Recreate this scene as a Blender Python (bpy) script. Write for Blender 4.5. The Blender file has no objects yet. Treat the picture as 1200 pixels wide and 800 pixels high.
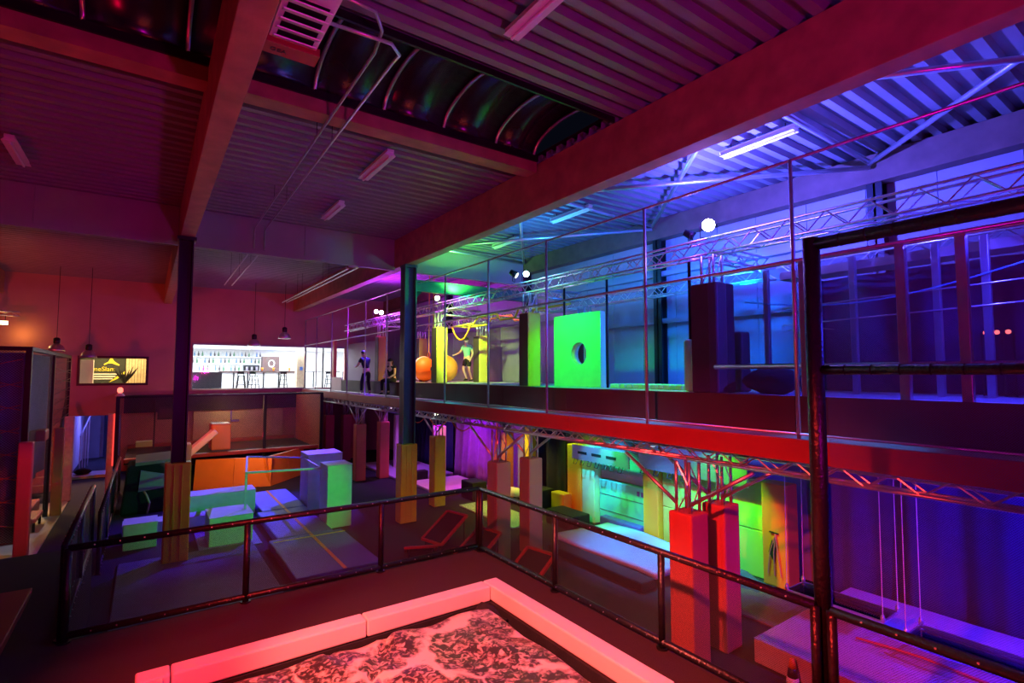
import bpy, bmesh, math, random
from mathutils import Vector, Matrix
random.seed(7)
PI = math.pi
sc = bpy.context.scene
C = sc.collection

# ------------------------------------------------------------------ camera, world, exposure, lights
cd = bpy.data.cameras.new('camera'); cam = bpy.data.objects.new('camera', cd); C.objects.link(cam)
cam.location = (0, 0, 4.4)
cam.rotation_euler = (PI/2 + math.atan(37/612), 0, -math.radians(34.9))
cd.sensor_width = 36; cd.lens = 612/1200*36; cd.clip_start = 0.05; cd.clip_end = 200
sc.camera = cam
w = bpy.data.worlds.new('night'); sc.world = w; w.use_nodes = True
w.node_tree.nodes['Background'].inputs[0].default_value = (0.004, 0.005, 0.012, 1)
w.node_tree.nodes['Background'].inputs[1].default_value = 0.4
vs = sc.view_settings
vs.view_transform = 'Standard'; vs.look = 'None'; vs.exposure = 0.0; vs.gamma = 1.0
try: vs.use_curve_mapping = False
except Exception: pass

LIGHTS = []
def spot(loc, aim, col, power, cone=120, blend=0.5, size=0.08):
    l = bpy.data.lights.new('spot_beam', 'SPOT'); l.energy = power; l.color = col
    l.spot_size = math.radians(cone); l.spot_blend = blend; l.shadow_soft_size = size
    o = bpy.data.objects.new('spot_beam', l); C.objects.link(o)
    o.location = loc; o.rotation_euler = (Vector(aim)-Vector(loc)).to_track_quat('-Z', 'Y').to_euler()
    LIGHTS.append(o); return o
def point(loc, col, power, size=0.06):
    l = bpy.data.lights.new('lamp_glow', 'POINT'); l.energy = power; l.color = col; l.shadow_soft_size = size
    o = bpy.data.objects.new('lamp_glow', l); C.objects.link(o); o.location = loc; return o
def area(loc, rot, sx, sy, col, power):
    l = bpy.data.lights.new('ceiling_panel_light', 'AREA'); l.shape = 'RECTANGLE'; l.size = sx; l.size_y = sy; l.energy = power; l.color = col
    o = bpy.data.objects.new('ceiling_panel_light', l); C.objects.link(o); o.location = loc; o.rotation_euler = rot; return o

RED = (1, .035, .03); MAG = (1, .01, .45); PUR = (.5, .02, 1)
# red flood on the hall truss to the left of the jump platform
spot((-1.25, 2.0, 6.5), (3.8, 5.2, 0.0), RED, 4800, 78, .6, .12)
spot((-1.25, 2.25, 6.5), (3.0, 4.9, 1.2), (1, .27, .20), 2500, 44, .5, .12)  # added narrow pink spot that brightens the foam pads and air bag
spot((-1.5, 2.0, 6.6), (5.5, 7, 8.0), (1, .003, .02), 55, 130, .9, .12)  # added weak red uplight for the big roof beam
# added magenta wash for the roof, out of view behind the camera
spot((2.4, -2.6, 4.2), (3.4, 5.0, 8.6), (1, .0, .7), 680, 120, .9, .2)
# added washes without fixtures: red in the left hall, magenta and purple beyond
spot((-5.2, 9.0, 3.2), (-2.0, 12, 8.6), (1, .0, .05), 300, 150, .9, .2)
spot((-6.0, 18, 4.5), (-1.0, 29.5, 5.0), (1, .035, .015), 950, 110, .9, .2)
spot((3.0, 20.5, 4.6), (4, 29.5, 7), (1, .0, .40), 190, 120, .9, .2)
spot((3.2, 10.5, 4.0), (3.0, 16, 8.6), (.7, .0, .6), 60, 130, .9, .2)  # added purple fill for the middle of the roof
# lamps standing on the upper stage truss
spot((8.1, 5.45, 7.2), (9.6, 5.0, 8.6), (.07, .07, 1), 3300, 165, .6, .09)
point((7.85, 5.45, 7.16), (.20, .05, 1), 60, .09)
spot((8.1, 10.85, 7.1), (9.4, 10.6, 8.6), (.02, .30, 1), 380, 165, .6, .08)
point((7.85, 10.85, 7.04), (.04, .4, 1), 9, .08)
spot((8.1, 14.7, 7.0), (8.3, 15.2, 8.6), (.14, .9, .10), 380, 150, .6, .08)
point((7.9, 14.3, 6.9), (.0, 1, .28), 30, .08)
spot((7.7, 13.6, 6.5), (6.5, 14.7, 7.0), (.0, 1, .25), 90, 40, .8, .06)  # added spot without a fixture, turns the pillar head green
spot((8.1, 21.4, 7.05), (8.3, 20.8, 8.6), PUR, 1500, 165, .6, .08)
point((7.85, 21.4, 7.0), PUR, 150, .08)
spot((7.85, 21.15, 7.0), (3.2, 18.0, 0), (.10, .03, 1), 6500, 44, .5, .05)
# added spots with no fixtures, below the upper truss, for stage, net and walkway
spot((7.3, 9.5, 6.5), (8.6, 9.55, 4.9), (.0, 1, .12), 420, 84, .6, .05)
spot((9.0, 7.4, 6.5), (9.0, 6.8, 4.1), (.08, 1, .05), 330, 60, .6, .05)
spot((7.7, 14.6, 6.5), (9.7, 17.0, 4.7), (.5, 1, .16), 1300, 80, .6, .05)
spot((7.9, 17.6, 6.5), (9.2, 18.6, 4.4), (1, .40, .14), 650, 80, .6, .05)
spot((9.0, 12.6, 6.5), (11.3, 15.5, 5.2), (.45, .02, .9), 240, 100, .8, .05)
spot((9.6, 5.6, 6.6), (11.6, 8.6, 5.2), (.0, .16, 1), 1900, 110, .8, .05)
spot((8.6, 1.2, 6.4), (8.4, 3.4, 4.4), (.04, .03, 1), 1300, 140, .8, .05)
for yy_, c_ in ((3.0, (.02, .25, 1)), (6.5, (.0, .45, 1)), (10.0, (.0, .5, .9)), (13.6, (.0, .6, .7))): spot((7.35, yy_, 6.4), (7.15, yy_, 3.5), c_, 240, 40, .8, .05)
# lamps below the mezzanine
spot((9.0, 21.4, 3.25), (9.6, 20.6, .2), (.45, .10, 1), 260, 120, .7, .05)
spot((8.5, 16.6, 3.2), (9.8, 18.6, .5), (1, .16, .42), 260, 90, .7, .05)
spot((8.9, 18.6, 3.2), (11.2, 17.4, 1.5), (.45, .0, 1), 420, 100, .7, .05)
spot((9.4, 14.6, 3.2), (10.4, 14.6, .2), (1, .80, .06), 260, 90, .7, .05)
spot((9.2, 12.6, 3.2), (8.9, 13.6, .0), (.35, 1, .08), 170, 80, .7, .05)
spot((10.5, 12.95, 3.3), (11.0, 12.0, 1.0), (.6, 1, .02), 160, 80, .7, .05)
spot((9.3, 8.6, 3.3), (10.0, 8.3, .1), (.07, .36, 1), 800, 80, .6, .05)
spot((9.3, 10.4, 3.3), (10.6, 10.9, 2.1), (.05, .45, 1), 900, 44, .6, .05)
spot((9.9, 10.3, 3.1), (11.1, 10.4, .6), (.0, 1, .20), 420, 60, .6, .05)
spot((9.5, 6.9, 3.1), (11.1, 7.2, .7), (.10, 1, .0), 520, 75, .6, .05)
spot((9.6, 6.2, 3.2), (10.8, 5.9, .5), (1, .42, .02), 110, 34, .6, .05)
spot((9.4, 7.8, 3.3), (10.6, 7.9, 2.4), (.08, .16, 1), 220, 80, .6, .05)
spot((8.2, 1.6, 3.2), (9.6, 3.4, .3), (.20, .02, 1), 300, 110, .7, .05)
spot((9.0, .0, 3.2), (11.2, 1.6, 1.2), (.03, .01, 1), 1400, 110, .7, .05)
spot((6.7, 9.6, 3.0), (3.0, 15.6, .6), (.0, 1, .10), 800, 34, .6, .05)
spot((6.7, 13.0, 3.0), (0.8, 14.7, 1.2), (.5, .58, .0), 190, 24, .8, .05)
spot((-.9, 11.8, 5.2), (-2.25, 16.6, 1.5), (1, .04, .03), 330, 22, .6, .06)  # added red spot in the left hall, brightens the red cage post
spot((5.6, 9.4, 3.0), (6.6, 14.4, 1.0), (.9, .45, .0), 40, 34, .8, .05)
spot((8.3, 8.4, 3.1), (7.9, 10.3, 1.8), (.35, 1, .25), 24, 60, .8, .05)
# court and corridor lamps
point((3.2, 28.4, 2.9), (1, .62, .25), 45, .1)
spot((-3.2, 19.4, 4.7), (-2.7, 19.6, .5), (.45, .55, 1), 220, 110, .8, .1)  # added cool light inside the cage to lift the cloth panels
spot((-2.9, 22.6, 2.6), (-2.6, 20.5, .0), (1, .62, .2), 170, 110, .8, .1)  # added warm light for the floor strip along the cage
spot((-1.6, 33.0, 2.9), (-1.7, 31.5, 0), (.14, .14, 1), 220, 150, .8, .1)
spot((-1.6, 28.6, 4.2), (-1.5, 25, 0), (1, .50, .34), 900, 60, .9, .1)
point((.3, 24.9, 1.5), (1, .02, .03), 40, .1)
spot((1.2, 23.2, 2.9), (1.9, 24.2, 1.7), (1, .03, .02), 60, 70, .8, .08)
point((3.6, 27.6, 1.5), (1, .01, .05), 30, .1)
spot((3.2, 20.8, 2.6), (3.0, 23.2, .5), (1, .42, .05), 240, 120, .9, .1)
point((-4.3, 29.0, 6.0), (1, .42, .08), 16, .06)
area((5.6, 32.4, 5.78), (0, 0, 0), 7.5, 4.2, (.82, .93, 1), 1500)
area((-1.2, 31.0, 5.25), (0, 0, 0), 2.4, 1.2, (1, .72, .30), 90)

# ------------------------------------------------------------------ materials
MATS = {}
def mat(name, col, rough=.7, metal=0., var=.0, scale=6., bump=0., bscale=60., spec=.5, emit=None, estr=0., alpha=None, coat=0.):
    if name in MATS: return MATS[name]
    m = bpy.data.materials.new(name); m.use_nodes = True; nt = m.node_tree; n = nt.nodes; L = nt.links
    b = n['Principled BSDF']; b.inputs['Base Color'].default_value = (*col, 1)
    b.inputs['Roughness'].default_value = rough; b.inputs['Metallic'].default_value = metal
    b.inputs['Specular IOR Level'].default_value = spec
    if coat: b.inputs['Coat Weight'].default_value = coat
    if emit: b.inputs['Emission Color'].default_value = (*emit, 1); b.inputs['Emission Strength'].default_value = estr
    if var or bump:
        tc = n.new('ShaderNodeTexCoord')
    if var:
        no = n.new('ShaderNodeTexNoise'); no.inputs['Scale'].default_value = scale; no.inputs['Detail'].default_value = 4
        L.new(tc.outputs['Object'], no.inputs['Vector'])
        r = n.new('ShaderNodeValToRGB')
        r.color_ramp.elements[0].position = .3; r.color_ramp.elements[1].position = .7
        r.color_ramp.elements[0].color = (*[max(0, c*(1-var)) for c in col], 1)
        r.color_ramp.elements[1].color = (*[min(1, c*(1+var)) for c in col], 1)
        L.new(no.outputs['Fac'], r.inputs['Fac']); L.new(r.outputs['Color'], b.inputs['Base Color'])
    if bump:
        nb = n.new('ShaderNodeTexNoise'); nb.inputs['Scale'].default_value = bscale; nb.inputs['Detail'].default_value = 3
        L.new(tc.outputs['Object'], nb.inputs['Vector'])
        bp = n.new('ShaderNodeBump'); bp.inputs['Strength'].default_value = bump; bp.inputs['Distance'].default_value = .02
        L.new(nb.outputs['Fac'], bp.inputs['Height']); L.new(bp.outputs['Normal'], b.inputs['Normal'])
    MATS[name] = m; return m
def emis(name, col, s):
    if name in MATS: return MATS[name]
    m = bpy.data.materials.new(name); m.use_nodes = True; nt = m.node_tree
    nt.nodes.remove(nt.nodes['Principled BSDF']); e = nt.nodes.new('ShaderNodeEmission')
    e.inputs[0].default_value = (*col, 1); e.inputs[1].default_value = s
    nt.links.new(e.outputs[0], nt.nodes['Material Output'].inputs[0]); MATS[name] = m; return m
def netmat(name, col, cell=.04, strand=.09, rough=.6):
    m = bpy.data.materials.new(name); m.use_nodes = True; nt = m.node_tree; n = nt.nodes; L = nt.links
    b = n['Principled BSDF']; b.inputs['Base Color'].default_value = (*col, 1); b.inputs['Roughness'].default_value = rough
    tc = n.new('ShaderNodeTexCoord'); sp = n.new('ShaderNodeSeparateXYZ'); L.new(tc.outputs['Object'], sp.inputs[0])
    su = n.new('ShaderNodeMath'); su.operation = 'ADD'; L.new(sp.outputs[0], su.inputs[0]); L.new(sp.outputs[1], su.inputs[1])
    def line(sgn):
        a = n.new('ShaderNodeMath'); a.operation = 'ADD' if sgn > 0 else 'SUBTRACT'
        L.new(su.outputs[0], a.inputs[0]); L.new(sp.outputs[2], a.inputs[1])
        d = n.new('ShaderNodeMath'); d.operation = 'DIVIDE'; d.inputs[1].default_value = cell; L.new(a.outputs[0], d.inputs[0])
        f = n.new('ShaderNodeMath'); f.operation = 'FRACT'; L.new(d.outputs[0], f.inputs[0])
        c = n.new('ShaderNodeMath'); c.operation = 'LESS_THAN'; c.inputs[1].default_value = strand; L.new(f.outputs[0], c.inputs[0])
        return c
    mx = n.new('ShaderNodeMath'); mx.operation = 'MAXIMUM'; L.new(line(1).outputs[0], mx.inputs[0]); L.new(line(-1).outputs[0], mx.inputs[1])
    L.new(mx.outputs[0], b.inputs['Alpha'])
    MATS[name] = m; return m
def glassmat(name, col=(1, 1, 1), refl=.12, tint=.92):
    m = bpy.data.materials.new(name); m.use_nodes = True; nt = m.node_tree; n = nt.nodes; L = nt.links
    n.remove(n['Principled BSDF']); t = n.new('ShaderNodeBsdfTransparent'); t.inputs[0].default_value = (*[c*tint for c in col], 1)
    g = n.new('ShaderNodeBsdfGlossy'); g.inputs['Roughness'].default_value = .05
    fr = n.new('ShaderNodeFresnel'); fr.inputs[0].default_value = 1.45
    x = n.new('ShaderNodeMixShader'); L.new(fr.outputs[0], x.inputs[0]); L.new(t.outputs[0], x.inputs[1]); L.new(g.outputs[0], x.inputs[2])
    L.new(x.outputs[0], n['Material Output'].inputs[0]); MATS[name] = m; return m

M_carpet = mat('carpet', (.03, .03, .035), .95, 0, .35, 90, .5, 220)
M_plat = mat('platform_carpet', (.058, .020, .024), .95, 0, .3, 120, .6, 260)
M_deckroof = mat('corrugated_steel', (.24, .235, .25), .5, .1, .08, 2)
M_glulam = mat('glulam', (.42, .19, .12), .65, 0, .2, 3, .15, 30)
M_wallp = mat('sandwich_panel', (.33, .33, .38), .6, 0, .04, 1.5)
M_wallfar = mat('far_wall_paint', (.5, .27, .25), .85, 0, .06, 1.2, .1, 40)
M_curtainw = mat('draft_curtain', (.32, .31, .33), .7, 0, .08, 1.0)
M_black = mat('black_padding', (.012, .011, .013), .35, 0, 0, 6, .5, 25, .6)
M_blackm = mat('black_metal', (.015, .015, .016), .4, .3)
M_blackf = mat('black_fabric', (.014, .014, .018), .9, 0, .3, 5, .3, 30)
M_steel = mat('galvanised', (.62, .62, .64), .35, .8, .1, 5)
M_alu = mat('aluminium', (.75, .75, .77), .3, .85)
M_dkgreen = mat('dark_column_paint', (.04, .15, .11), .4, 0, .15, 3)
M_yel = mat('yellow_vinyl', (.72, .52, .03), .45, 0, .05, 2, .12, 6)
M_red = mat('red_vinyl', (.72, .16, .13), .45, 0, .05, 2, .12, 6)
M_rust = mat('rust_vinyl', (.62, .20, .08), .45, 0, .05, 2, .12, 6)
M_grey = mat('grey_vinyl', (.30, .25, .21), .5, 0, .05, 2, .12, 6)
M_foam = mat('white_foam_pad', (.82, .76, .72), .55, 0, .03, 3, .08, 10)
M_brown = mat('brown_board', (.07, .035, .035), .6, 0, .1, 2, .05, 30)
M_redboard = mat('red_edge_board', (.36, .03, .03), .5, 0, .06, 2)
M_stage = mat('stage_mat', (.45, .45, .42), .7, 0, .08, 3, .1, 40)
M_white = mat('white_plaster', (.82, .82, .82), .7)
M_wood = mat('light_wood', (.62, .48, .32), .6, 0, .15, 8)
M_lum = mat('white_enamel', (.75, .75, .75), .35)
M_orange = mat('orange_vinyl', (.85, .24, .025), .5, 0, .05, 2, .1, 8)
M_green = mat('green_vinyl', (.35, .80, .40), .55, 0, .05, 4, .1, 20)
M_pale = mat('pale_green_board', (.60, .72, .60), .6, 0, .05, 6, .08, 30)
M_bluem = mat('blue_mat', (.10, .11, .48), .55, 0, .06, 3, .1, 20)
M_bluecloth = mat('blue_white_mat', (.42, .52, .75), .5, 0, .05, 3, .25, 5)
M_curt = mat('stage_curtain', (.016, .02, .09), .85, 0, .15, 4, .1, 20)
M_net = netmat('black_netting', (.05, .05, .06), .02, .10)
M_netl = netmat('grey_netting', (.10, .14, .30), .018, .06)
M_netd = netmat('court_netting', (.10, .09, .09), .06, .14)
M_glass = glassmat('clear_glass'); M_acryl = glassmat('clear_acrylic', (.9, .92, 1), .2, .8)
M_dome = mat('night_skylight_glass', (.02, .024, .022), .26, 0, .3, 1.5, .1, 2.5, .8)

# ------------------------------------------------------------------ mesh helpers
ORG = {}
class B:
    def __init__(s): s.v = []; s.f = []
    def add(s, vs, fs):
        o = len(s.v); s.v += [tuple(p) for p in vs]; s.f += [tuple(i+o for i in f) for f in fs]; return s
    def box(s, x0, x1, y0, y1, z0, z1):
        return s.add([(x0,y0,z0),(x1,y0,z0),(x1,y1,z0),(x0,y1,z0),(x0,y0,z1),(x1,y0,z1),(x1,y1,z1),(x0,y1,z1)],
                     [(0,3,2,1),(4,5,6,7),(0,1,5,4),(1,2,6,5),(2,3,7,6),(3,0,4,7)])
    def obox(s, c, ax, ay, az):      # centre and three half-axis vectors
        c = Vector(c); ax = Vector(ax); ay = Vector(ay); az = Vector(az); p = []
        for k in (-1, 1):
            for (i, j) in ((-1,-1),(1,-1),(1,1),(-1,1)): p.append(c+ax*i+ay*j+az*k)
        return s.add(p, [(0,3,2,1),(4,5,6,7),(0,1,5,4),(1,2,6,5),(2,3,7,6),(3,0,4,7)])
    def bar(s, p, q, w, h):          # rectangular bar
        p = Vector(p); q = Vector(q); d = q-p; u = d.normalized()
        side = u.cross(Vector((0,0,1)))
        if side.length < 1e-4: side = Vector((1,0,0))
        side.normalize(); up = side.cross(u).normalized()
        return s.obox((p+q)/2, d/2, side*w/2, up*h/2)
    def path(s, pts, r, n=8, cap=True, closed=False):
        pts = [Vector(p) for p in pts]; rs = r if isinstance(r, (list, tuple)) else [r]*len(pts); N = len(pts); rings = []
        o = len(s.v)
        for i, p in enumerate(pts):
            a = pts[(i-1) % N] if (i > 0 or closed) else p; b = pts[(i+1) % N] if (i < N-1 or closed) else p
            t = (b-a).normalized(); ref = Vector((0,0,1)) if abs(t.z) < .95 else Vector((1,0,0))
            u = t.cross(ref).normalized(); v = t.cross(u).normalized()
            for k in range(n):
                an = 2*PI*(k+.5)/n; s.v.append(tuple(p+(u*math.cos(an)+v*math.sin(an))*rs[i]))
        M = N if closed else N-1
        for i in range(M):
            for k in range(n):
                a = o+i*n+k; b = o+i*n+(k+1) % n; c = o+((i+1) % N)*n+(k+1) % n; d = o+((i+1) % N)*n+k
                s.f.append((a, b, c, d))
        if cap and not closed:
            s.f.append(tuple(o+k for k in reversed(range(n)))); s.f.append(tuple(o+(N-1)*n+k for k in range(n)))
        return s
    def tube(s, p, q, r, n=8): return s.path([p, q], r, n)
    def lathe(s, c, prof, n=16):     # prof: (radius, z) bottom to top
        o = len(s.v); c = Vector(c)
        for (r, z) in prof:
            for k in range(n):
                a = 2*PI*k/n; s.v.append((c.x+r*math.cos(a), c.y+r*math.sin(a), c.z+z))
        for i in range(len(prof)-1):
            for k in range(n):
                s.f.append((o+i*n+k, o+i*n+(k+1) % n, o+(i+1)*n+(k+1) % n, o+(i+1)*n+k))
        s.f.append(tuple(o+k for k in reversed(range(n)))); s.f.append(tuple(o+(len(prof)-1)*n+k for k in range(n)))
        return s
    def prism(s, poly, d):           # extrude 3-D polygon by vector d
        n = len(poly); d = Vector(d); a = [Vector(p) for p in poly]
        return s.add(a+[p+d for p in a], [tuple(reversed(range(n))), tuple(range(n, 2*n))]+[(i, (i+1) % n, n+(i+1) % n, n+i) for i in range(n)])
    def grid(s, fn, nu, nv):
        o = len(s.v)
        for i in range(nu+1):
            for j in range(nv+1): s.v.append(tuple(fn(i/nu, j/nv)))
        for i in range(nu):
            for j in range(nv):
                a = o+i*(nv+1)+j; s.f.append((a, a+nv+1, a+nv+2, a+1))
        return s
    def build(s, name, m, parent=None, smooth=False, bevel=0., org=None, solid=0.):
        me = bpy.data.meshes.new(name)
        if org is None: org = ORG.get(parent.name, Vector()) if parent else None
        if org is None:
            xs = [p[0] for p in s.v]; ys = [p[1] for p in s.v]; zs = [p[2] for p in s.v]
            org = Vector(((min(xs)+max(xs))/2, (min(ys)+max(ys))/2, min(zs)))
        org = Vector(org)
        me.from_pydata([tuple(Vector(p)-org) for p in s.v], [], s.f); me.materials.append(m)
        bm = bmesh.new(); bm.from_mesh(me); bmesh.ops.recalc_face_normals(bm, faces=bm.faces); bm.to_mesh(me); bm.free()
        if smooth:
            for p in me.polygons: p.use_smooth = True
        o = bpy.data.objects.new(name, me); C.objects.link(o)
        if parent: o.parent = parent; o.location = org-ORG.get(parent.name, Vector())
        else: o.location = org
        ORG[o.name] = org
        if solid:
            md = o.modifiers.new('thickness', 'SOLIDIFY'); md.thickness = solid
        if bevel:
            md = o.modifiers.new('soft_edges', 'BEVEL'); md.width = bevel; md.segments = 2; md.limit_method = 'ANGLE'
        return o
def thing(name, loc, label, cat, group=None):
    o = bpy.data.objects.new(name, None); C.objects.link(o); o.location = loc; o.empty_display_size = .2
    ORG[o.name] = Vector(loc); tag(o, label, cat, group); return o
def tag(o, label, cat, group=None):
    o['label'] = label; o['category'] = cat
    if group: o['group'] = group
    return o
def struct(o, label=None):
    o['kind'] = 'structure'
    if label: o['label'] = label
    return o
def copy_tree(o, parent=None):
    c = o.copy(); C.objects.link(c); c.parent = parent
    for ch in list(o.children): copy_tree(ch, c)
    return c
def text(body, name, loc, rot, size, m, parent=None, ext=.004):
    cu = bpy.data.curves.new(name, 'FONT'); cu.body = body; cu.size = size; cu.extrude = ext; cu.align_x = 'LEFT'
    t = bpy.data.objects.new(name, cu); C.objects.link(t)
    me = bpy.data.meshes.new_from_object(t); bpy.data.objects.remove(t)
    me.materials.clear(); me.materials.append(m)
    o = bpy.data.objects.new(name, me); C.objects.link(o); o.rotation_euler = rot
    if parent: o.parent = parent; o.location = Vector(loc)-ORG[parent.name]
    else: o.location = loc
    ORG[o.name] = Vector(loc); return o

# ------------------------------------------------------------------ the shell
XL, XR, YN, YF, ZC = -10.9, 11.65, -6.0, 29.5, 8.6
struct(B().box(XL, XR, YN, YF+6, -.2, 0).build('floor', M_carpet))
struct(B().box(XL-.2, XL, YN, YF, 0, 9).build('wall_left', M_wallfar))
struct(B().box(XL, XR, YN-.2, YN, 0, 9).build('wall_near', M_wallfar))
# right wall: frame plus separate sandwich panels
wr = struct(B().box(XR+.03, XR+.15, YN, YF+.2, 0, 9).build('wall_right', M_blackm))
y = YN; pm = None
while y < YF:
    if pm is None:
        pm = B().box(0, .04, .006, 1.144, 0, 8.55).build('wall_panel', M_wallp, wr, org=(0, 0, 0)); p = pm
    else:
        p = pm.copy(); C.objects.link(p); p.parent = wr
    p.location = Vector((XR-.01, y, .02))-ORG[wr.name]
    y += 1.15
# far wall, pieces around its openings
OPEN = [(-2.58, -.9, 0, 2.53), (-2.42, -.05, 3.95, 5.06), (1.8, 9.1, 3.62, 5.84)]
fw = B(); xs = sorted({XL, XR}|{o[i] for o in OPEN for i in (0, 1)}); zs = sorted({0., 9.}|{o[i] for o in OPEN for i in (2, 3)})
for i in range(len(xs)-1):
    for k in range(len(zs)-1):
        cx, cz = (xs[i]+xs[i+1])/2, (zs[k]+zs[k+1])/2
        if not any(a < cx < b and c < cz < d for a, b, c, d in OPEN): fw.box(xs[i], xs[i+1], YF, YF+.2, zs[k], zs[k+1])
fwo = struct(fw.build('wall_far', M_wallfar))
# corrugated roof deck with the skylight opening
def deck(y0, y1, x0, x1):
    b = B(); prof = []; yy = y0; per = .3
    while yy < y1-1e-6:
        for dy, dz in ((0, 0), (.12, 0), (.145, .11), (.275, .11)):
            if yy+dy <= y1: prof.append((yy+dy, ZC+dz))
        yy += per
    prof.append((y1, ZC))
    n = len(prof)
    for x in (x0, x1):
        for p in prof: b.v.append((x, p[0], p[1]))
    for i in range(n-1): b.f.append((i, i+1, n+i+1, n+i))
    return b
SY0, SY1, SX0, SX1 = 6.0, 8.1, -10.3, 6.25
ce = B()
for d in (deck(YN, SY0, XL, XR), deck(SY1, YF, XL, XR), deck(SY0, SY1, SX1, XR), deck(SY0, SY1, XL, SX0)): ce.add(d.v, d.f)
ceil = struct(ce.build('ceiling', M_deckroof))
struct(B().box(XL, XR, YN, SY0-.1, 8.76, 8.84).box(XL, XR, SY1+.1, YF+.2, 8.76, 8.84).box(SX1+.1, XR, SY0-.1, SY1+.1, 8.76, 8.84).build('roof_insulation', M_blackf))
# glulam beams
def beam(x, w_, z0, z1, lab):
    tag(B().box(x-w_/2, x+w_/2, YN, YF-.02, z0, z1).build('glulam_beam', M_glulam, bevel=.01), lab, 'beam')
beam(.7, .3, 7.68, 8.6, 'glulam roof beam above the slim black building post')
beam(6.45, .3, 7.68, 8.6, 'deep glulam roof beam running above the mezzanine railing')
beam(-5.1, .3, 7.68, 8.6, 'glulam roof beam of the left hall above the warm lamp')
tag(B().box(11.3, 11.62, YN, YF-.02, 8.05, 8.6).build('wall_beam', mat('dark_glulam', (.16, .09, .07), .65, 0, .2, 3), bevel=.01), 'shallow brown glulam beam along the top of the panelled side wall', 'beam')
# draft curtain boards hanging from the deck
for (a, b, lab) in ((XL, -5.26, 'outer pale smoke curtain board beyond the left hall beam'), (-4.94, .54, 'pale smoke curtain board between the left hall beam and the black post'), (.86, 6.28, 'pale smoke curtain board between black post and mezzanine pillar'), (6.62, 11.3, 'pale smoke curtain board above the mezzanine')):
    t = thing('smoke_curtain', ((a+b)/2, 15.5, 7.62), lab, 'curtain board', 'smoke curtain boards below the roof')
    n = max(1, int((b-a)/2.7)); st = (b-a)/n
    for i in range(n): B().box(a+i*st+.006, a+(i+1)*st-.006, 15.47, 15.53, 7.72, 8.6).build('board', M_curtainw, t)
    B().box(a, b, 15.44, 15.58, 7.62, 7.72).build('bottom_rail', M_curtainw, t)
# skylight: curbs, arched ribs, glazing
sk = thing('skylight', (-2, 7.05, 8.45), 'long barrel-vaulted skylight with dark night glazing across the roof', 'skylight')
B().box(SX0, SX1, SY1, SY1+.34, 8.4, 8.62).build('curb', M_glulam, sk); B().box(SX0, SX1, SY0-.04, SY0, 8.56, 8.66).build('curb', M_blackm, sk)
B().box(SX0, SX1, SY1-.06, SY1-.02, 8.6, 8.72).build('upstand', M_blackm, sk); B().box(SX0, SX1, SY0+.02, SY0+.06, 8.6, 8.72).build('upstand', M_blackm, sk)
def arch(x, r=.02, lift=.0): return [(x, (SY0+SY1)/2+math.cos(a)*1.02, 8.7+math.sin(a)*(.40+lift)) for a in [PI*i/16 for i in range(17)]]
ribx = [6.15, 5.25, 4.15, 3.05, 1.95, .3, -.8, -1.9, -3.0, -4.1, -5.5, -6.6]
for x in ribx: B().path(arch(x), .032, 6).build('rib', M_alu, sk, smooth=True)
for a, b in zip(ribx[:-1], ribx[1:]):
    B().grid(lambda u, v: (a+(b-a)*u, (SY0+SY1)/2+math.cos(PI*v)*1.03, 8.72+math.sin(PI*v)*.42), 1, 16).build('glazing_panel', M_dome, sk, smooth=True, solid=.012)
# building posts
def post(x, y, lab, m, pl):
    t = thing('building_post', (x, y, 0), lab, 'column')
    w2 = .15 if x < 3 else .19
    s = B().box(x-w2, x+w2, y-.02, y+.02, 0, 7.68).box(x-w2, x-w2+.03, y-.17, y+.17, 0, 7.68).box(x+w2-.03, x+w2, y-.17, y+.17, 0, 7.68)
    s.build('steel_profile', m, t); B().box(x-.2, x+.2, y-.2, y+.2, 7.6, 7.68).build('head_plate', m, t)
    pd = B().box(x-.26, x+.26, y-.2, y+.2, 0.01, 2.3).build('pad', M_yel, t, bevel=.03)
    for k in (-.08, .08): B().box(x+k-.01, x+k+.01, y-.215, y-.2, .05, 2.25).build('seam', M_yel, pd, bevel=.005)
    return t
post(.68, 14.8, 'slim black steel post with olive yellow padding round its foot', M_blackm, 0)
post(6.45, 14.75, 'dark green steel pillar with yellow padded foot before the mezzanine', M_dkgreen, 0)
cb = thing('cross_beam', (8.9, 15.0, 6.95), 'dark green steel cross beam from the pillar over the stage', 'beam')
B().box(6.62, 11.36, 14.98, 15.02, 6.98, 7.3).build('web', M_dkgreen, cb)
for z in (6.95, 7.27): B().box(6.62, 11.36, 14.9, 15.1, z, z+.03).build('flange', M_dkgreen, cb)
B().prism([(6.64, 14.97, 6.95), (7.0, 14.97, 6.95), (6.64, 14.97, 6.55)], (0, .05, 0)).build('bracket', M_blackm, cb)
for yy, lab in ((4.1, 'dark steel wall column beside the tall net frame side of the stage'), (9.35, 'dark steel wall column behind the hole block'), (15.5, 'dark steel wall column where the smoke curtain meets the wall'), (21.6, 'dark steel wall column behind the orange boulders'), (-1.6, 'dark steel wall column at the camera end of the side wall')):
    tag(B().box(11.36, 11.6, yy-.02, yy+.02, 0, 8.05).box(11.36, 11.39, yy-.13, yy+.13, 0, 8.05).box(11.57, 11.6, yy-.13, yy+.13, 0, 8.05).build('wall_column', M_blackm), lab, 'column')
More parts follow.
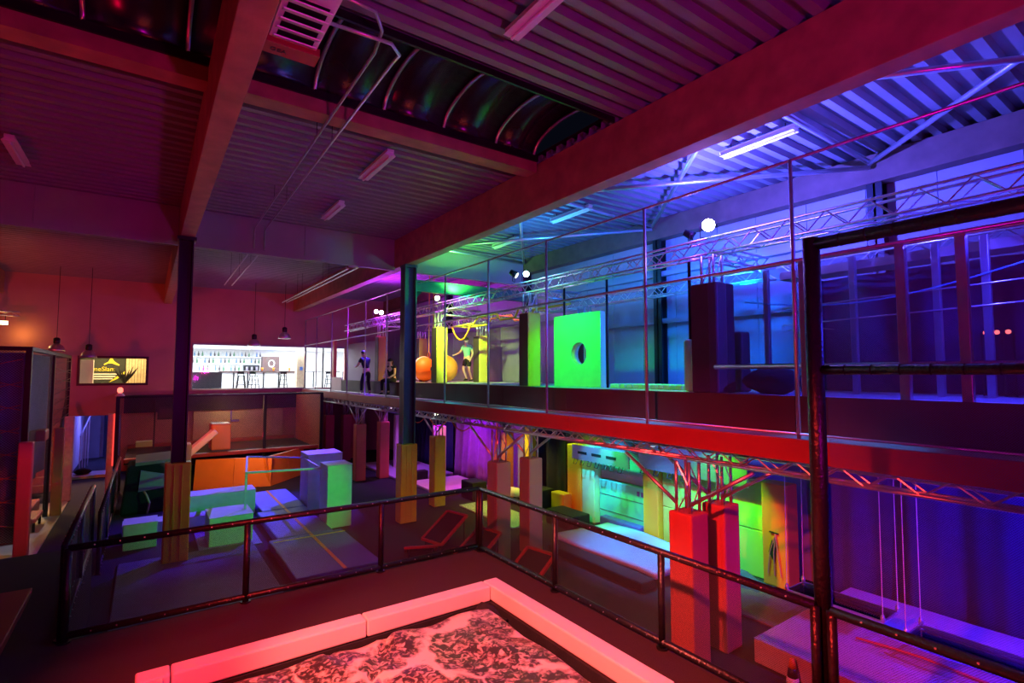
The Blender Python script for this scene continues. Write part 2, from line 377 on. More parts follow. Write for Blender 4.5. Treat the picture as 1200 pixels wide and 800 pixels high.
# roof bracing in the bay over the mezzanine
def brace(p, q, lab, r=.045): tag(B().tube(p, q, r, 8).build('roof_brace', M_alu, smooth=True), lab, 'brace', 'wind braces below the mezzanine roof')
for i, yy in enumerate((-1.2, 4.1, 9.35, 15.3)):
    brace((11.2, yy, 8.42), (6.7, yy, 8.5), 'pale steel tie running straight across the roof bay to a wall column', .05)
for i, (a, b) in enumerate(((-1.2, 4.1), (4.1, 9.35), (9.35, 15.3))):
    brace((11.2, b, 8.4), (6.7, a, 8.46), 'pale steel diagonal wind brace under the mezzanine roof')
    brace((11.2, a, 8.32), (6.7, b, 8.36), 'pale steel diagonal wind brace crossing under the mezzanine roof')
# luminaires
def lum(x, y0, y1, lab):
    t = thing('strip_light', (x, (y0+y1)/2, 8.36), lab, 'ceiling light', 'unlit strip lights under the roof')
    B().box(x-.07, x+.07, y0, y1, 8.47, 8.53).build('housing', M_lum, t, bevel=.01)
    B().prism([(x-.11, y0+.03, 8.42), (x+.11, y0+.03, 8.42), (x+.06, y0+.03, 8.48), (x-.06, y0+.03, 8.48)], (0, y1-y0-.06, 0)).build('reflector', M_lum, t)
    B().tube((x, y0+.05, 8.40), (x, y1-.05, 8.40), .02, 8).build('tube', M_white, t)
    for yy in (y0+.2, y1-.2): B().tube((x, yy, 8.52), (x, yy, 8.62), .01, 6).build('hanger', M_blackm, t)
lum(3.45, 3.5, 5.0, 'unlit strip light on the magenta roof beside the skylight')
lum(3.55, 9.0, 10.55, 'unlit strip light on the roof just beyond the skylight')
lum(3.68, 12.4, 13.9, 'unlit strip light on the roof before the smoke curtain')
lum(-2.1, 12.2, 13.6, 'unlit strip light on the red roof of the left hall')
lum(8.7, 4.2, 5.6, 'strip light on the blue lit roof near the violet lamp')
lum(8.77, 9.2, 10.7, 'strip light on the cyan lit roof above the hole block')
lum(9.05, 12.7, 14.0, 'strip light on the green lit roof before the smoke curtain')
# heater, pipes
h = thing('unit_heater', (1.2, 5.7, 7.7), 'boxy louvred gas heater hanging below the skylight', 'heater')
B().box(.92, 1.4, 4.5, 5.95, 7.92, 8.5).build('casing', M_lum, h, bevel=.01)
B().box(.88, 1.44, 5.75, 5.98, 7.86, 7.95).build('front_lip', M_redboard, h, bevel=.005)
B().box(.98, 1.34, 5.0, 5.7, 7.915, 7.925).build('outlet', M_blackm, h)
for k in range(5): B().obox((1.16, 5.05+k*.16, 7.9), (.21, 0, 0), (0, .05, .02), (0, -.003, .006)).build('louvre', M_lum, h)
text('GEA', 'maker_lettering', (.95, 5.9, 7.858), (PI, 0, 0), .09, M_blackm, h)
for xx in (1.0, 1.32): B().tube((xx, 5.2, 8.5), (xx, 5.2, 8.7), .012, 6).build('hanger', M_steel, h)
def pipe(pts, lab, r=.022):
    t = thing('gas_pipe', pts[-1], lab, 'pipe'); B().path(pts, r, 8).build('run', M_steel, t, smooth=True)
    a, b = sorted(zip(pts[:-1], pts[1:]), key=lambda ab: -(Vector(ab[1])-Vector(ab[0])).length)[0]; a = Vector(a); b = Vector(b)
    for k in (.3, .7):
        p = a.lerp(b, k); B().tube(p, (p.x, p.y, 8.7), .006, 5).build('hanger', M_blackm, t)
pipe([(1.4, 5.4, 8.42), (1.95, 5.45, 8.42), (2.12, 5.7, 8.4), (2.16, 6.05, 8.33), (2.24, 15.3, 8.3), (2.24, 15.38, 7.75)], 'thin heater pipe dropping at the smoke curtain, nearer the black post')
pipe([(1.4, 5.65, 8.22), (2.2, 5.6, 8.22), (2.38, 5.8, 8.25), (2.42, 6.1, 8.33), (2.5, 15.3, 8.3), (2.5, 15.38, 7.75)], 'thin heater pipe dropping at the smoke curtain, nearer the mezzanine')
pipe([(2.24, 15.75, 7.8), (2.3, 22.4, 7.75)], 'thin pipe running on beyond the smoke curtain, nearer the black post', .02)
pipe([(2.5, 15.75, 7.8), (2.55, 22.4, 7.75)], 'thin pipe running on beyond the smoke curtain, nearer the mezzanine', .022)
pipe([(5.0, 16.0, 7.7), (5.3, 16.0, 7.7), (5.3, 16.3, 7.7), (5.25, 26, 7.7)], 'pale pipe hugging the far part of the mezzanine roof beam, outer bend', .03)
pipe([(5.0, 16.25, 7.7), (5.1, 16.4, 7.7), (5.08, 26, 7.7)], 'pale pipe hugging the far part of the mezzanine roof beam, inner run', .03)
# fixtures on the left hall: pendants
def pendant(x, y, z, lab):
    t = thing('pendant_lamp', (x, y, z-.3), lab, 'pendant lamp', 'industrial pendant lamps by the far wall')
    B().lathe((x, y, z-.3), [(.27, 0), (.26, .08), (.2, .22), (.09, .3), (.08, .31)], 20).build('shade', M_alu, t, smooth=True)
    B().lathe((x, y, z+.0), [(.09, 0), (.11, .04), (.11, .2), (.06, .24)], 14).build('gear_housing', M_blackm, t, smooth=True)
    B().tube((x, y, z+.22), (x, y, 8.7), .01, 6).build('cable', M_blackm, t)
pendant(-2.95, 27, 5.55, 'metal pendant lamp hanging over the black netted cage'); pendant(-1.92, 26.5, 5.3, 'metal pendant lamp hanging before the framed window')
pendant(4.0, 26.5, 5.95, 'metal pendant lamp hanging at the top edge of the cafe window'); pendant(5.2, 26, 6.3, 'metal pendant lamp hanging above the cafe window')

# ------------------------------------------------------------------ mezzanine
DZ, SZ, MX, FX = 3.54, 4.06, 6.85, 7.45
struct(B().box(MX+.02, XR, YN, YF-.02, 3.40, DZ).build('floor_mezzanine', M_stage))
y = YN; i = 0
while y < 29:
    e = min(y+4.6, YF-.05)
    tag(B().box(MX-.05, MX+.02, y+.01, e-.01, 3.27, 3.56).build('edge_board', M_redboard, bevel=.008), 'red painted board along the mezzanine edge', 'edge board', 'red boards along the mezzanine edge')
    y = e; i += 1
# raised stage: floor and brown fascia boards
struct(B().box(FX+.04, XR-.02, YN, 24.6, DZ, SZ).build('floor_stage', M_stage))
fs = thing('stage_fascia', (FX, 9, DZ), 'long dark brown board front of the raised stage above the walkway', 'stage front')
y = YN
while y < 24.5:
    B().box(FX, FX+.035, y+.004, min(y+2.44, 24.6)-.004, DZ, SZ+.02).build('board', M_brown, fs); y += 2.44
# mezzanine guard: slim posts, two rails
gd = thing('mezzanine_guard', (MX+.05, 12, DZ), 'tall slim red steel guard of posts and two rails along the mezzanine', 'railing')
gx = MX+.04
for yy in (1.0, 3.44, 5.92, 8.6, 10.9, 13.2, 15.4, 17.6, 19.8, 22.0, 24.3, 26.9, 29.2): B().tube((gx, yy, DZ), (gx, yy, 7.21), .026, 8).build('post', M_steel, gd, smooth=True)
for z in (7.21, 5.87, 3.62): B().tube((gx, YN+1, z), (gx, 29.3, z), .021 if z > 4 else .015, 8).build('rail', M_steel, gd, smooth=True)

# ------------------------------------------------------------------ box trusses
BR = {}
def truss(p, q, w_, lab, grp, m=M_alu, step=.27, rc=.022, rb=.011, hang=None):
    p = Vector(p); q = Vector(q); d = q-p; L = d.length; u = d.normalized(); side = u.cross(Vector((0,0,1))).normalized(); up = Vector((0,0,1))
    t = thing('box_truss', (p+q)/2-up*w_/2, lab, 'truss', grp); h = w_/2
    for a in (-1, 1):
        for b in (-1, 1):
            o = side*a*h+up*b*h; B().tube(p+o, q+o, rc, 6).build('chord', m, t, smooth=True)
    n = max(2, int(L/step)); st = L/n
    for f, (o1, o2) in enumerate(((-side*h-up*h, -side*h+up*h), (side*h-up*h, side*h+up*h), (-side*h-up*h, side*h-up*h))):
        for i in range(n):
            a, b = (o1, o2) if i % 2 == 0 else (o2, o1)
            s0 = p+u*st*i+a; s1 = p+u*st*(i+1)+b; v = s1-s0
            key = (round(v.length, 3), rb, m.name)
            if key not in BR:
                BR[key] = B().tube((0, 0, -v.length/2), (0, 0, v.length/2), rb, 5).build('brace', m, t, org=(0, 0, 0)); o = BR[key]
            else:
                o = BR[key].copy(); C.objects.link(o); o.parent = t
            o.location = (s0+s1)/2-ORG[t.name]; o.rotation_euler = v.to_track_quat('Z', 'Y').to_euler()
    if hang:
        for k in (.15, .85): B().tube(p+d*k+up*h, p+d*k+up*(hang-p.z), .012, 6).build('hanger', M_blackm, t)
    return t
def tower(x, y, z0, z1, w_, t, m=M_alu, st=.3):
    h = w_/2
    for a in (-1, 1):
        for b in (-1, 1): B().tube((x+a*h, y+b*h, z0), (x+a*h, y+b*h, z1), .024, 6).build('tower_chord', m, t, smooth=True)
    n = max(1, int((z1-z0)/st)); s = (z1-z0)/n
    for (c0, c1) in (((-h, -h), (h, -h)), ((-h, h), (-h, -h))):
        for i in range(n):
            a, b = (c0, c1) if i % 2 == 0 else (c1, c0)
            B().tube((x+a[0], y+a[1], z0+s*i), (x+b[0], y+b[1], z0+s*(i+1)), .01, 5).build('tower_brace', m, t)
def padtower(x, y, padm, z0, z1, zt, lab, braces=True, pw=.42, bz=3.06):
    t = thing('padded_tower', (x, y, z0), lab, 'truss tower', 'padded truss towers of the stage'); h = pw/2
    pd = B().box(x-h, x+h, y-h, y+h, z0+.005, z1).build('pad', padm, t, bevel=.03)
    for sx in (-1, 1): B().box(x-h-.006, x-h, y+sx*.13-.008, y+sx*.13+.008, z0+.03, z1-.03).build('seam', padm, pd)
    tower(x, y, z1-.02, zt, .24, t)
    if braces:
        for s in (-1, 1): B().tube((x-.12, y+s*.12, z1+.12), (x-.12, y+s*1.15, bz-.02), .03, 8).build('knee_brace', M_alu, t, smooth=True)
    return t
TZ = 3.17   # centre of the lower truss
low = [(-6, 0), (.0, 5.17), (5.17, 10.55), (10.55, 15.95), (15.95, 21.45), (21.45, 26.6), (26.6, 29.3)]
names = ['the near end', 'red towers and net frame', 'red towers and grey towers', 'grey towers and yellow tower', 'yellow tower and rust tower', 'rust tower and dark towers', 'dark towers and far wall']
for (a, b), nm in zip(low, names):
    truss((7.02, a, TZ), (7.02, b, TZ), .2, 'box truss under the mezzanine edge, between '+nm, 'trusses under the mezzanine edge', hang=3.4)
for (a, b), nm in zip(low[1:], names[1:]):
    truss((7.95, a, TZ), (7.95, b, TZ), .2, 'inner box truss under the mezzanine, between '+nm, 'inner trusses under the mezzanine', hang=3.4)
padtower(6.92, 5.17, M_red, 0, 2.28, 3.045, 'red padded truss tower at the mezzanine edge, in front of its twin')
padtower(7.8, 5.2, M_red, 0, 2.28, 3.045, 'red padded truss tower set back behind its twin under the mezzanine')
padtower(6.98, 10.55, M_grey, 0, 2.3, 3.045, 'grey padded truss tower at the mezzanine edge with one face lit red')
padtower(7.93, 10.55, M_grey, 0, 2.3, 3.045, 'grey padded truss tower set back with a pale green lit face')
padtower(8.08, 15.95, M_yel, 0, 2.3, 3.045, 'yellow padded truss tower behind the dark green pillar')
padtower(7.3, 21.45, M_rust, 0, 2.3, 3.045, 'rust red padded truss tower at the edge beside the tall green box')
padtower(8.3, 21.45, M_red, 0, 2.35, 3.045, 'bright red padded truss tower before the net ladder')
for (x, y, lab) in ((6.95, 26.6, 'dark red padded truss tower close to the court netting'), (7.6, 27.0, 'dark red padded truss tower between two others near the far wall'), (8.4, 26.8, 'dark red padded truss tower nearest the purple panel by the far wall'), (9.0, 27.4, 'dark red padded truss tower deepest in the far corner')):
    padtower(x, y, M_red, 0, 2.3, 3.25, lab, False)
# upper stage: towers and trusses
UX, UZ = 8.12, 6.62
for (a, b), nm in zip([(-4, 5.45), (5.45, 10.8), (10.8, 16.0), (16.0, 21.4), (21.4, 26)], ['the violet lamp and the camera end', 'the violet and the cyan lamp', 'the cyan and the green lamp', 'the green lamp and the purple lamps', 'the purple lamps and the cafe']):
    truss((UX, a, UZ), (UX, b, UZ), .27, 'aluminium box truss above the stage between '+nm, 'trusses above the stage')
for (a, b), nm in zip([(-2, 5.3), (5.5, 10.7), (10.9, 15.9), (16.1, 21.2)], ['beyond the net frame', 'over the blue lit wall', 'over the hole block', 'over the monkey bars']):
    truss((10.2, a, 6.4), (10.2, b, 6.4), .24, 'rear aluminium box truss of the stage '+nm, 'rear trusses of the stage')
def uptower(x, y, m, lab, pw=.4, ztop=5.95):
    t = thing('padded_stage_tower', (x, y, SZ), lab, 'truss tower', 'padded towers on the upper stage'); h = pw/2
    pd = B().box(x-h, x+h, y-h, y+h, SZ+.005, ztop).build('pad', m, t, bevel=.03)
    B().box(x-h-.012, x-h, y-h+.02, y+h-.02, SZ+.02, ztop-.02).build('front_flap', M_brown, pd)
    tower(x, y, ztop-.02, 6.455 if x < 9 else 6.25, .24, t)
uptower(8.08, 5.45, M_brown, 'big dark red padded tower on the stage under the violet lamp', .52)
uptower(8.1, 10.8, M_yel, 'padded stage tower under the cyan lamp, brown front and green side')
uptower(8.15, 16.0, M_yel, 'bright yellow padded stage tower beside the orange boulders')
uptower(8.15, 21.4, M_rust, 'orange padded stage tower behind the seated woman')
uptower(10.0, 16.3, M_yel, 'yellow and pink lit padded tower at the back of the stage', .42, 5.75)
uptower(10.1, 10.9, M_yel, 'short yellow topped tower behind the hole block', .42, 5.55)
uptower(10.1, 21.6, M_rust, 'rust padded tower at the back of the stage behind the boulders')
# cross trusses
for yy, nm in ((5.45, 'under the violet lamp'), (10.8, 'under the cyan lamp'), (16.0, 'above the walking man'), (21.4, 'under the purple lamps')):
    truss((8.3, yy, 6.5), (9.75, yy, 6.5), .22, 'short cross truss over the stage '+nm, 'cross trusses over the stage')

# ------------------------------------------------------------------ stage lights
def fixture(x, y, z, aim, lab, e=None, r=.11, grp='stage lights on the upper truss', base=None):
    t = thing('stage_light', (x, y, z-.25), lab, 'stage light', grp)
    p = Vector((x, y, z)); d = (Vector(aim)-p).normalized()
    ho = B().path([p-d*.2, p-d*.06, p], [r*.75, r, r], 14).build('housing', M_blackm, t, smooth=True)
    B().path([p, p+d*.012], r*.9, 14).build('lens', e if e else M_glass, ho, smooth=True)
    s = d.cross(Vector((0, 0, 1))).normalized(); c = p-d*.1; zb = 6.78-z if base is None else base
    B().path([c+s*(r+.02), c+s*(r+.02)+Vector((0, 0, zb)), c-s*(r+.02)+Vector((0, 0, zb)), c-s*(r+.02)], .012, 6).build('yoke', M_blackm, t)
CAMP = (0, 0, 4.4)
fixture(8.02, 5.45, 7.0, CAMP, 'glaring violet blue stage light on top of the truss', emis('glow_violet', (.62, .55, 1), 60), .12)
fixture(8.02, 10.85, 6.98, CAMP, 'glaring cyan stage light on top of the truss', emis('glow_cyan', (.45, .85, 1), 40), .085)
fixture(8.02, 15.95, 6.95, CAMP, 'glaring yellow green stage light on top of the truss', emis('glow_green', (.75, 1, .45), 30), .09)
fixture(8.02, 21.15, 6.95, CAMP, 'glaring lilac stage light on the truss, lower of a pair', emis('glow_lilac', (.85, .6, 1), 40), .1)
fixture(8.02, 21.75, 7.05, CAMP, 'glaring lilac stage light on the truss, upper of a pair', emis('glow_lilac', (.85, .6, 1), 40), .09)
fixture(8.0, 11.25, 7.0, (9.4, 9.6, 5.6), 'small black stage lamp tilted down beside the cyan light', emis('glow_white', (.9, 1, .95), 2), .09)
fixture(8.3, 5.95, 6.95, (9.4, 4.8, 6.2), 'small black stage lamp beside the violet light', None, .08)
# warm lamp in the left hall
wl = thing('floodlight', (-4.55, 27.8, 6.3), 'small warm floodlight under a truss stub in the left hall', 'floodlight')
B().box(-4.72, -4.5, 27.75, 27.95, 6.28, 6.42).build('housing', M_blackm, wl, bevel=.01); B().box(-4.72, -4.5, 27.70, 27.75, 6.28, 6.4).build('lens', emis('glow_warm', (1, .8, .4), 30), wl)
B().tube((-4.6, 27.9, 6.4), (-4.6, 27.9, 6.66), .012, 6).build('bracket', M_blackm, wl)
truss((-8, 27.9, 6.72), (-4.2, 27.9, 6.72), .16, 'short truss stub carrying the warm floodlight in the left hall', 'left hall truss')
hc = thing('chain_hoist', (-5.05, 27.9, 6.6), 'black chain hoist holding the truss stub below the left beam', 'hoist')
B().box(-5.13, -4.97, 27.82, 27.98, 6.83, 7.1).build('body', M_blackm, hc, bevel=.02); B().tube((-5.05, 27.9, 6.9), (-5.0, 27.9, 7.7), .025, 6).build('chain', M_blackm, hc); B().tube((-5.05, 27.9, 6.9), (-5.2, 27.9, 7.4), .018, 6).build('sling', M_blackm, hc)
# lower lamps
for (x, y, aim, e, lab) in ((8.3, 7.0, (9.8, 8.4, .3), emis('glow_white2', (.8, .85, 1), 6), 'black stage lamp under the mezzanine beside the red towers'), (8.3, 6.1, (10.5, 7.0, .8), None, 'black stage lamp hanging under the mezzanine behind the set back red tower'),
        (8.3, 16.5, (6.0, 10, 2.6), emis('glow_cream', (1, .95, .7), 18), 'bright cream lamp above the yellow padded tower'), (8.45, 21.0, (6, 12, 2.8), emis('glow_lilac2', (.9, .8, 1), 14), 'bright lilac lamp above the bright red tower')):
    fixture(x, y, 3.0, aim, lab, e, .08, 'stage lights under the mezzanine', .4)

# ------------------------------------------------------------------ stage obstacles
hb = thing('hole_block', (8.75, 9.5, SZ), 'tall bright green board block with a round hole on the stage', 'obstacle block')
def holeplate(x0, x1, y0, y1, z0, z1, cy, cz, r, n=32):
    b = B(); hx, hy = (y1-y0)/2, (z1-z0)/2; ca = math.atan2(hy, hx)
    an = sorted([2*PI*k/n+.01 for k in range(n)]+[ca, PI-ca, PI+ca, 2*PI-ca]); n = len(an)
    for x in (x0, x1):
        for a in an: b.v.append((x, cy+r*math.cos(a), cz+r*math.sin(a)))
        for a in an:
            c, s = math.cos(a), math.sin(a)
            m = min(hx/abs(c) if abs(c) > 1e-6 else 1e9, hy/abs(s) if abs(s) > 1e-6 else 1e9)
            b.v.append((x, (y0+y1)/2+c*m, (z0+z1)/2+s*m))
    for k in range(n):
        j = (k+1) % n
        b.f += [(k, j, n+j, n+k), (2*n+k, 3*n+k, 3*n+j, 2*n+j), (k, 2*n+k, 2*n+j, j), (n+k, n+j, 3*n+j, 3*n+k)]
    return b
B_hb = holeplate(8.56, 8.60, 8.70, 10.38, SZ+.01, 5.84, 9.45, 4.87, .28, 40); 
B_hb.build('front_board', mat('green_board', (.30, .80, .38), .5, 0, .06, 3), hb)
B().box(8.60, 8.72, 10.385, 10.41, SZ+.01, 5.84).build('edge_strip', M_rust, hb)
B().box(8.60, 8.72, 10.32, 10.38, SZ+.01, 5.84).box(8.60, 8.72, 8.70, 8.76, SZ+.01, 5.84).box(8.6, 8.72, 8.76, 10.32, 5.78, 5.84).build('frame', M_green, hb)
nr = B(); 
ring = [(math.cos(2*PI*k/28), math.sin(2*PI*k/28)) for k in range(28)]
for x in (8.6, 8.78):
    for c, s in ring: nr.v.append((x, 9.45+.28*c, 4.87+.28*s))
for k in range(28): nr.f.append((k, (k+1) % 28, 28+(k+1) % 28, 28+k))
nr.build('hole_lining', M_wood, hb, smooth=True, solid=.012)
for yy, lab in ((10.25, 'blue padded hanging pole at the far edge of the hole block'), (8.72, 'blue padded hanging pole at the near edge of the hole block')):
    tag(B().tube((8.8, yy, SZ+.001), (8.8, yy, 6.6), .03, 8).build('suspension_pole', M_blackm, smooth=True), lab, 'pole')
# foam chips lane beside the block
chip = B().box(-.07, .07, -.07, .07, 0, .1).build('foam_chip', M_green, bevel=.02)
first = True
for i in range(16):
    for x in (8.75, 9.0, 9.25):
        c = chip if first else chip.copy()
        if not first: C.objects.link(c)
        first = False
        c.location = (x+random.uniform(-.02, .02), 5.95+i*.168, SZ+.001); c.rotation_euler = (0, 0, random.uniform(-.2, .2))
        tag(c, 'small green foam cube in the rows along the stage edge', 'foam cube', 'foam cubes beside the hole block')
gb = thing('standing_bag', (8.28, 6.05, SZ), 'narrow lime padded bag leaning by the big dark red tower', 'punch bag')
B().box(8.1, 8.36, 5.93, 6.1, SZ+.005, 5.02).build('bag', M_green, gb, bevel=.05); B().tube((8.2, 6.0, 4.95), (8.2, 6.0, 6.46), .03, 8).build('pole', M_blackm, gb)
B().tube((8.13, 5.9, 4.7), (8.13, 5.9, 4.12), .035, 8).build('roll', M_green, gb)
# monkey bars (yellow) and strap
mb = thing('monkey_bars', (9.0, 14.2, 5.9), 'bent yellow monkey bar rail hanging under the truss above the stage', 'monkey bars')
for dx in (0, .55): B().path([(8.9+dx, 16.6, 6.05), (8.9+dx, 15.0, 6.05), (8.9+dx, 14.7, 6.25), (8.9+dx, 13.6, 6.25), (8.9+dx, 13.4, 6.05), (8.9+dx, 12.6, 6.05), (8.9+dx, 12.4, 6.3), (8.9+dx, 10.75, 6.3)], .035, 8).build('rail', M_yel, mb, smooth=True)
for k in range(6): B().tube((8.9, 16.3-k*.9, 6.05 if k not in (2, 3, 5) else 6.2), (9.45, 16.3-k*.9, 6.05 if k not in (2, 3, 5) else 6.2), .02, 6).build('rung', M_yel, mb)
for yy, z in ((16.0, 6.05), (10.8, 6.3)):
    for x in (8.9, 9.45): B().tube((x, yy, z), (x, yy, 6.4), .012, 6).build('hanger', M_steel, mb)
tag(B().path([(8.9, 16.5-1.3*t, 6.05-.5*math.sin(PI*t)**.8 if 0 < t < 1 else 6.05) for t in [i/14 for i in range(15)]], .03, 6).build('climbing_strap', M_orange, smooth=True), 'drooping orange yellow strap loop hanging before the walking man', 'strap')
for (x, y, lab) in ((9.2, 18.6, 'short hanging rope with ring near the boulders'), (9.4, 19.4, 'longer hanging rope with ring near the boulders')):
    t = thing('hanging_ring', (x, y, 5.0), lab, 'gym ring'); B().tube((x, y, 5.25), (x, y, 8.7), .02, 6).build('strap', M_yel, t)
    B().path([(x, y+.1*math.cos(a), 5.14+.1*math.sin(a)) for a in [2*PI*k/14 for k in range(14)]], .016, 6, closed=True).build('ring', M_orange, t, smooth=True)
# boulders: barrel-shaped spheres with bands
def boulder(x, y, r, lab):
    t = thing('spinning_barrel', (x, y, SZ), lab, 'barrel', 'orange barrels on the stage')
    B().lathe((x, y, SZ+.005), [(r*math.sin(a)+.001, r-r*math.cos(a)) for a in [PI*k/12 for k in range(13)]], 20).build('ball', M_orange, t, smooth=True)
    B().path([(x+1.01*r*math.cos(a), y+.3*r*math.cos(a), SZ+r+1.0*r*math.sin(a)) for a in [2*PI*k/24 for k in range(24)]], .03, 5, closed=True).build('band', M_foam, t)
    B().box(x-r-.03, x-r+.06, y-.1, y+.1, SZ+r-.06, SZ+r+.06).build('handle', M_blackm, t)
boulder(8.75, 18.5, .48, 'orange round barrel with black handle left of the yellow tower'); boulder(9.08, 17.4, .5, 'orange round barrel with pale band behind the yellow tower')
# stage back wall: padded panels and rails
bw = thing('stage_back_wall', (11.3, 18, SZ), 'dark purple padded back wall of the stage', 'padded wall')
for k in range(6): B().box(11.2, 11.32, 13.0+k*1.9+.01, 13.0+(k+1)*1.9-.01, SZ+.01, 6.2).build('panel', mat('purple_pad', (.22, .16, .26), .6, 0, .1, 2), bw, bevel=.02)
for z, lab in ((5.75, 'pale horizontal wall rail at chest height behind the hole block'), (7.05, 'pale horizontal wall rail high on the panelled wall')):
    tag(B().box(11.45, 11.62, -5, 12.9, z, z+.13).build('wall_rail', M_wallp), lab, 'rail')
tag(B().box(9.5, 10.0, 1.2, 5.0, 6.1, 6.25).build('hanging_batten', M_wood, bevel=.01), 'pale timber batten hanging below the truss by the violet lamp', 'batten')
# framed screens in the net zone of the stage
sc1 = thing('acrylic_screen', (7.6, 3.0, SZ), 'clear acrylic screen in magenta lit aluminium posts along the stage front', 'screen')
for yy in (3.66, 2.49, 1.9): B().box(7.55, 7.65, yy-.05, yy+.05, SZ, 6.0).build('post', M_alu, sc1, bevel=.006)
B().tube((7.6, 5.1, 4.5), (7.6, -2, 4.5), .04, 8).build('low_rail', M_alu, sc1, smooth=True); B().tube((7.6, 5.1, 6.0), (7.6, -2, 6.0), .03, 8).build('head_rail', M_alu, sc1, smooth=True)
for a, b in ((4.9, 3.7), (3.62, 2.53), (2.45, 1.94), (1.86, .4)): B().box(7.63, 7.64, b, a, SZ+.02, 5.95).build('pane', M_acryl, sc1)
sc2 = thing('inner_post_frame', (9.4, 3.4, SZ), 'row of blue lit aluminium posts with thin cross bars deeper on the stage', 'post frame')
for yy in (5.2, 4.5, 3.75, 3.05, 2.65, 2.1, 1.6): B().box(9.355, 9.445, yy-.045, yy+.045, SZ, 6.3).build('post', M_alu, sc2, bevel=.006)
for z in (5.55, 5.25): B().tube((9.35, 4.9, z), (9.35, 1.2, z+.1), .012, 6).build('cross_bar', M_alu, sc2, smooth=True)
tag(B().path([(9.32, 5.6-.25*k, 5.75-.28*math.sin(PI*k/16)+.008*k) for k in range(17)], .012, 6).build('slack_line', mat('cyan_webbing', (.1, .5, .7), .6), smooth=True), 'thin cyan line sagging between the deeper screen posts', 'line')
for k, yy in enumerate((1.95, 1.83, 1.71)):
    fixture(9.9, yy+.3, 4.98, CAMP, 'small red lamp in the row of three behind the screen', emis('glow_red', (1, .12, .12), 6), .035, 'three small red lamps', SZ-4.98)
bag = thing('bean_bag', (8.3, 4.6, SZ), 'dark lumpy bean bag on the stage beside the big dark red tower', 'bean bag')
def lump(u, v):
    a = 2*PI*u; e = PI*v; rr = .38*(1+.12*math.sin(3*a+1)+.06*math.sin(7*a+4*e)); return (8.35+rr*math.sin(e)*math.cos(a), 4.55+rr*1.1*math.sin(e)*math.sin(a), SZ+.22-.22*math.cos(e)*(1+.1*math.sin(5*a)))
B().grid(lump, 24, 12).build('sack', M_blackf, bag, smooth=True)
tag(B().box(8.7, 9.0, 5.3, 5.6, SZ, 5.15).build('padded_block', mat('dark_olive_pad', (.06, .08, .05), .6), bevel=.04), 'dark olive upright padded block behind the acrylic screen', 'padded block')
pl = thing('potted_palm', (9.95, 4.75, SZ), 'spiky potted palm half hidden behind the screen posts', 'plant')
B().lathe((9.95, 4.75, SZ), [(.14, 0), (.18, .3)], 14).build('pot', M_blackm, pl); B().tube((9.95, 4.75, SZ+.28), (9.95, 4.75, 5.0), .03, 6).build('trunk', M_wood, pl)
for k in range(14):
    a = k*2.4; t = .5+.4*random.random(); d = Vector((math.cos(a), math.sin(a), 0)); p0 = Vector((9.95, 4.75, 4.95))
    B().path([p0, p0+d*.2+Vector((0, 0, .3*t)), p0+d*.5*t+Vector((0, 0, .25*t))], [.012, .03, .004], 4).build('leaf', M_green, pl)
tag(B().grid(lambda u, v: (10.6+.06*math.sin(60*u), -4+8.9*u, SZ+.01+2.1*v), 120, 2).build('backdrop_curtain', M_curt, smooth=True, solid=.01), 'dark navy backdrop curtain behind the aluminium posts on the stage', 'curtain')
# back of the stage: dark net wall between stage and net zone
tag(B().box(7.52, 7.54, -4, 5.15, SZ+.02, 5.95).build('stage_net', M_netl), 'fine grey safety net stretched along the stage front', 'net')

# cafe end of the mezzanine
tag(B().box(9.2, 9.3, 25.0, 29.4, DZ, 6.0).build('partition_wall', mat('purple_wall', (.32, .25, .38), .7)), 'plain partition wall lit purple at the cafe end of the mezzanine', 'partition')
tag(B().box(7.6, 7.75, 26.4, 26.7, DZ, 6.05).build('door_pillar', M_rust, bevel=.01), 'rust red pillar beside the cafe entrance', 'pillar')
tag(B().box(7.45, 7.49, 24.62, 26.3, DZ, 4.2).build('low_partition', M_foam), 'pale low partition at the end of the stage front', 'partition')

# ------------------------------------------------------------------ lower level under the mezzanine
def curtain(x, y0, y1, z0, z1, lab, m=M_curt, amp=.09, waves=None, lean=0.):
    n = int((y1-y0)*14); wv = waves or (y1-y0)*2.2
    def fn(u, v):
        k = .35+.65*(1-v)
        return (x+amp*k*math.sin(2*PI*wv*u+1.2*math.sin(9*u))+amp*.4*math.sin(2*PI*wv*2.7*u)*k, y0+(y1-y0)*u+lean*(1-v)*math.sin(PI*u), z0+(z1-z0)*v)
    return tag(B().grid(fn, n, 10).build('stage_curtain', m, smooth=True, solid=.01), lab, 'curtain', 'curtains under the mezzanine')
curtain(11.25, -5.5, 5.3, .02, 3.38, 'wide dark blue lit curtain behind the hanging platforms', M_curt, .12, 9)
curtain(11.2, 13.0, 15.0, .02, 3.38, 'dark green lit pleated curtain beside the yellow padded post', M_curt, .09)
curtain(11.2, 16.7, 20.3, .02, 3.38, 'violet lit curtain gathered behind the yellow padded tower', mat('violet_curtain', (.30, .16, .42), .8, 0, .1, 4), .16, 5, .3)
curtain(11.2, 20.6, 25.5, .02, 3.38, 'deep blue curtain behind the net ladder', M_curt, .08)
def upad(name, x0, x1, y0, y1, z1, m, lab, cat='padded post', z0=.005): return tag(B().box(x0, x1, y0, y1, z0, z1).build(name, m, bevel=.03), lab, cat)
op = thing('padded_post', (11.0, 5.95, 0), 'orange padded post with a black flag and ribbons before the dark curtain', 'padded post')
B().box(10.75, 11.2, 5.66, 6.2, .005, 2.1).build('pad', M_orange, op, bevel=.03)
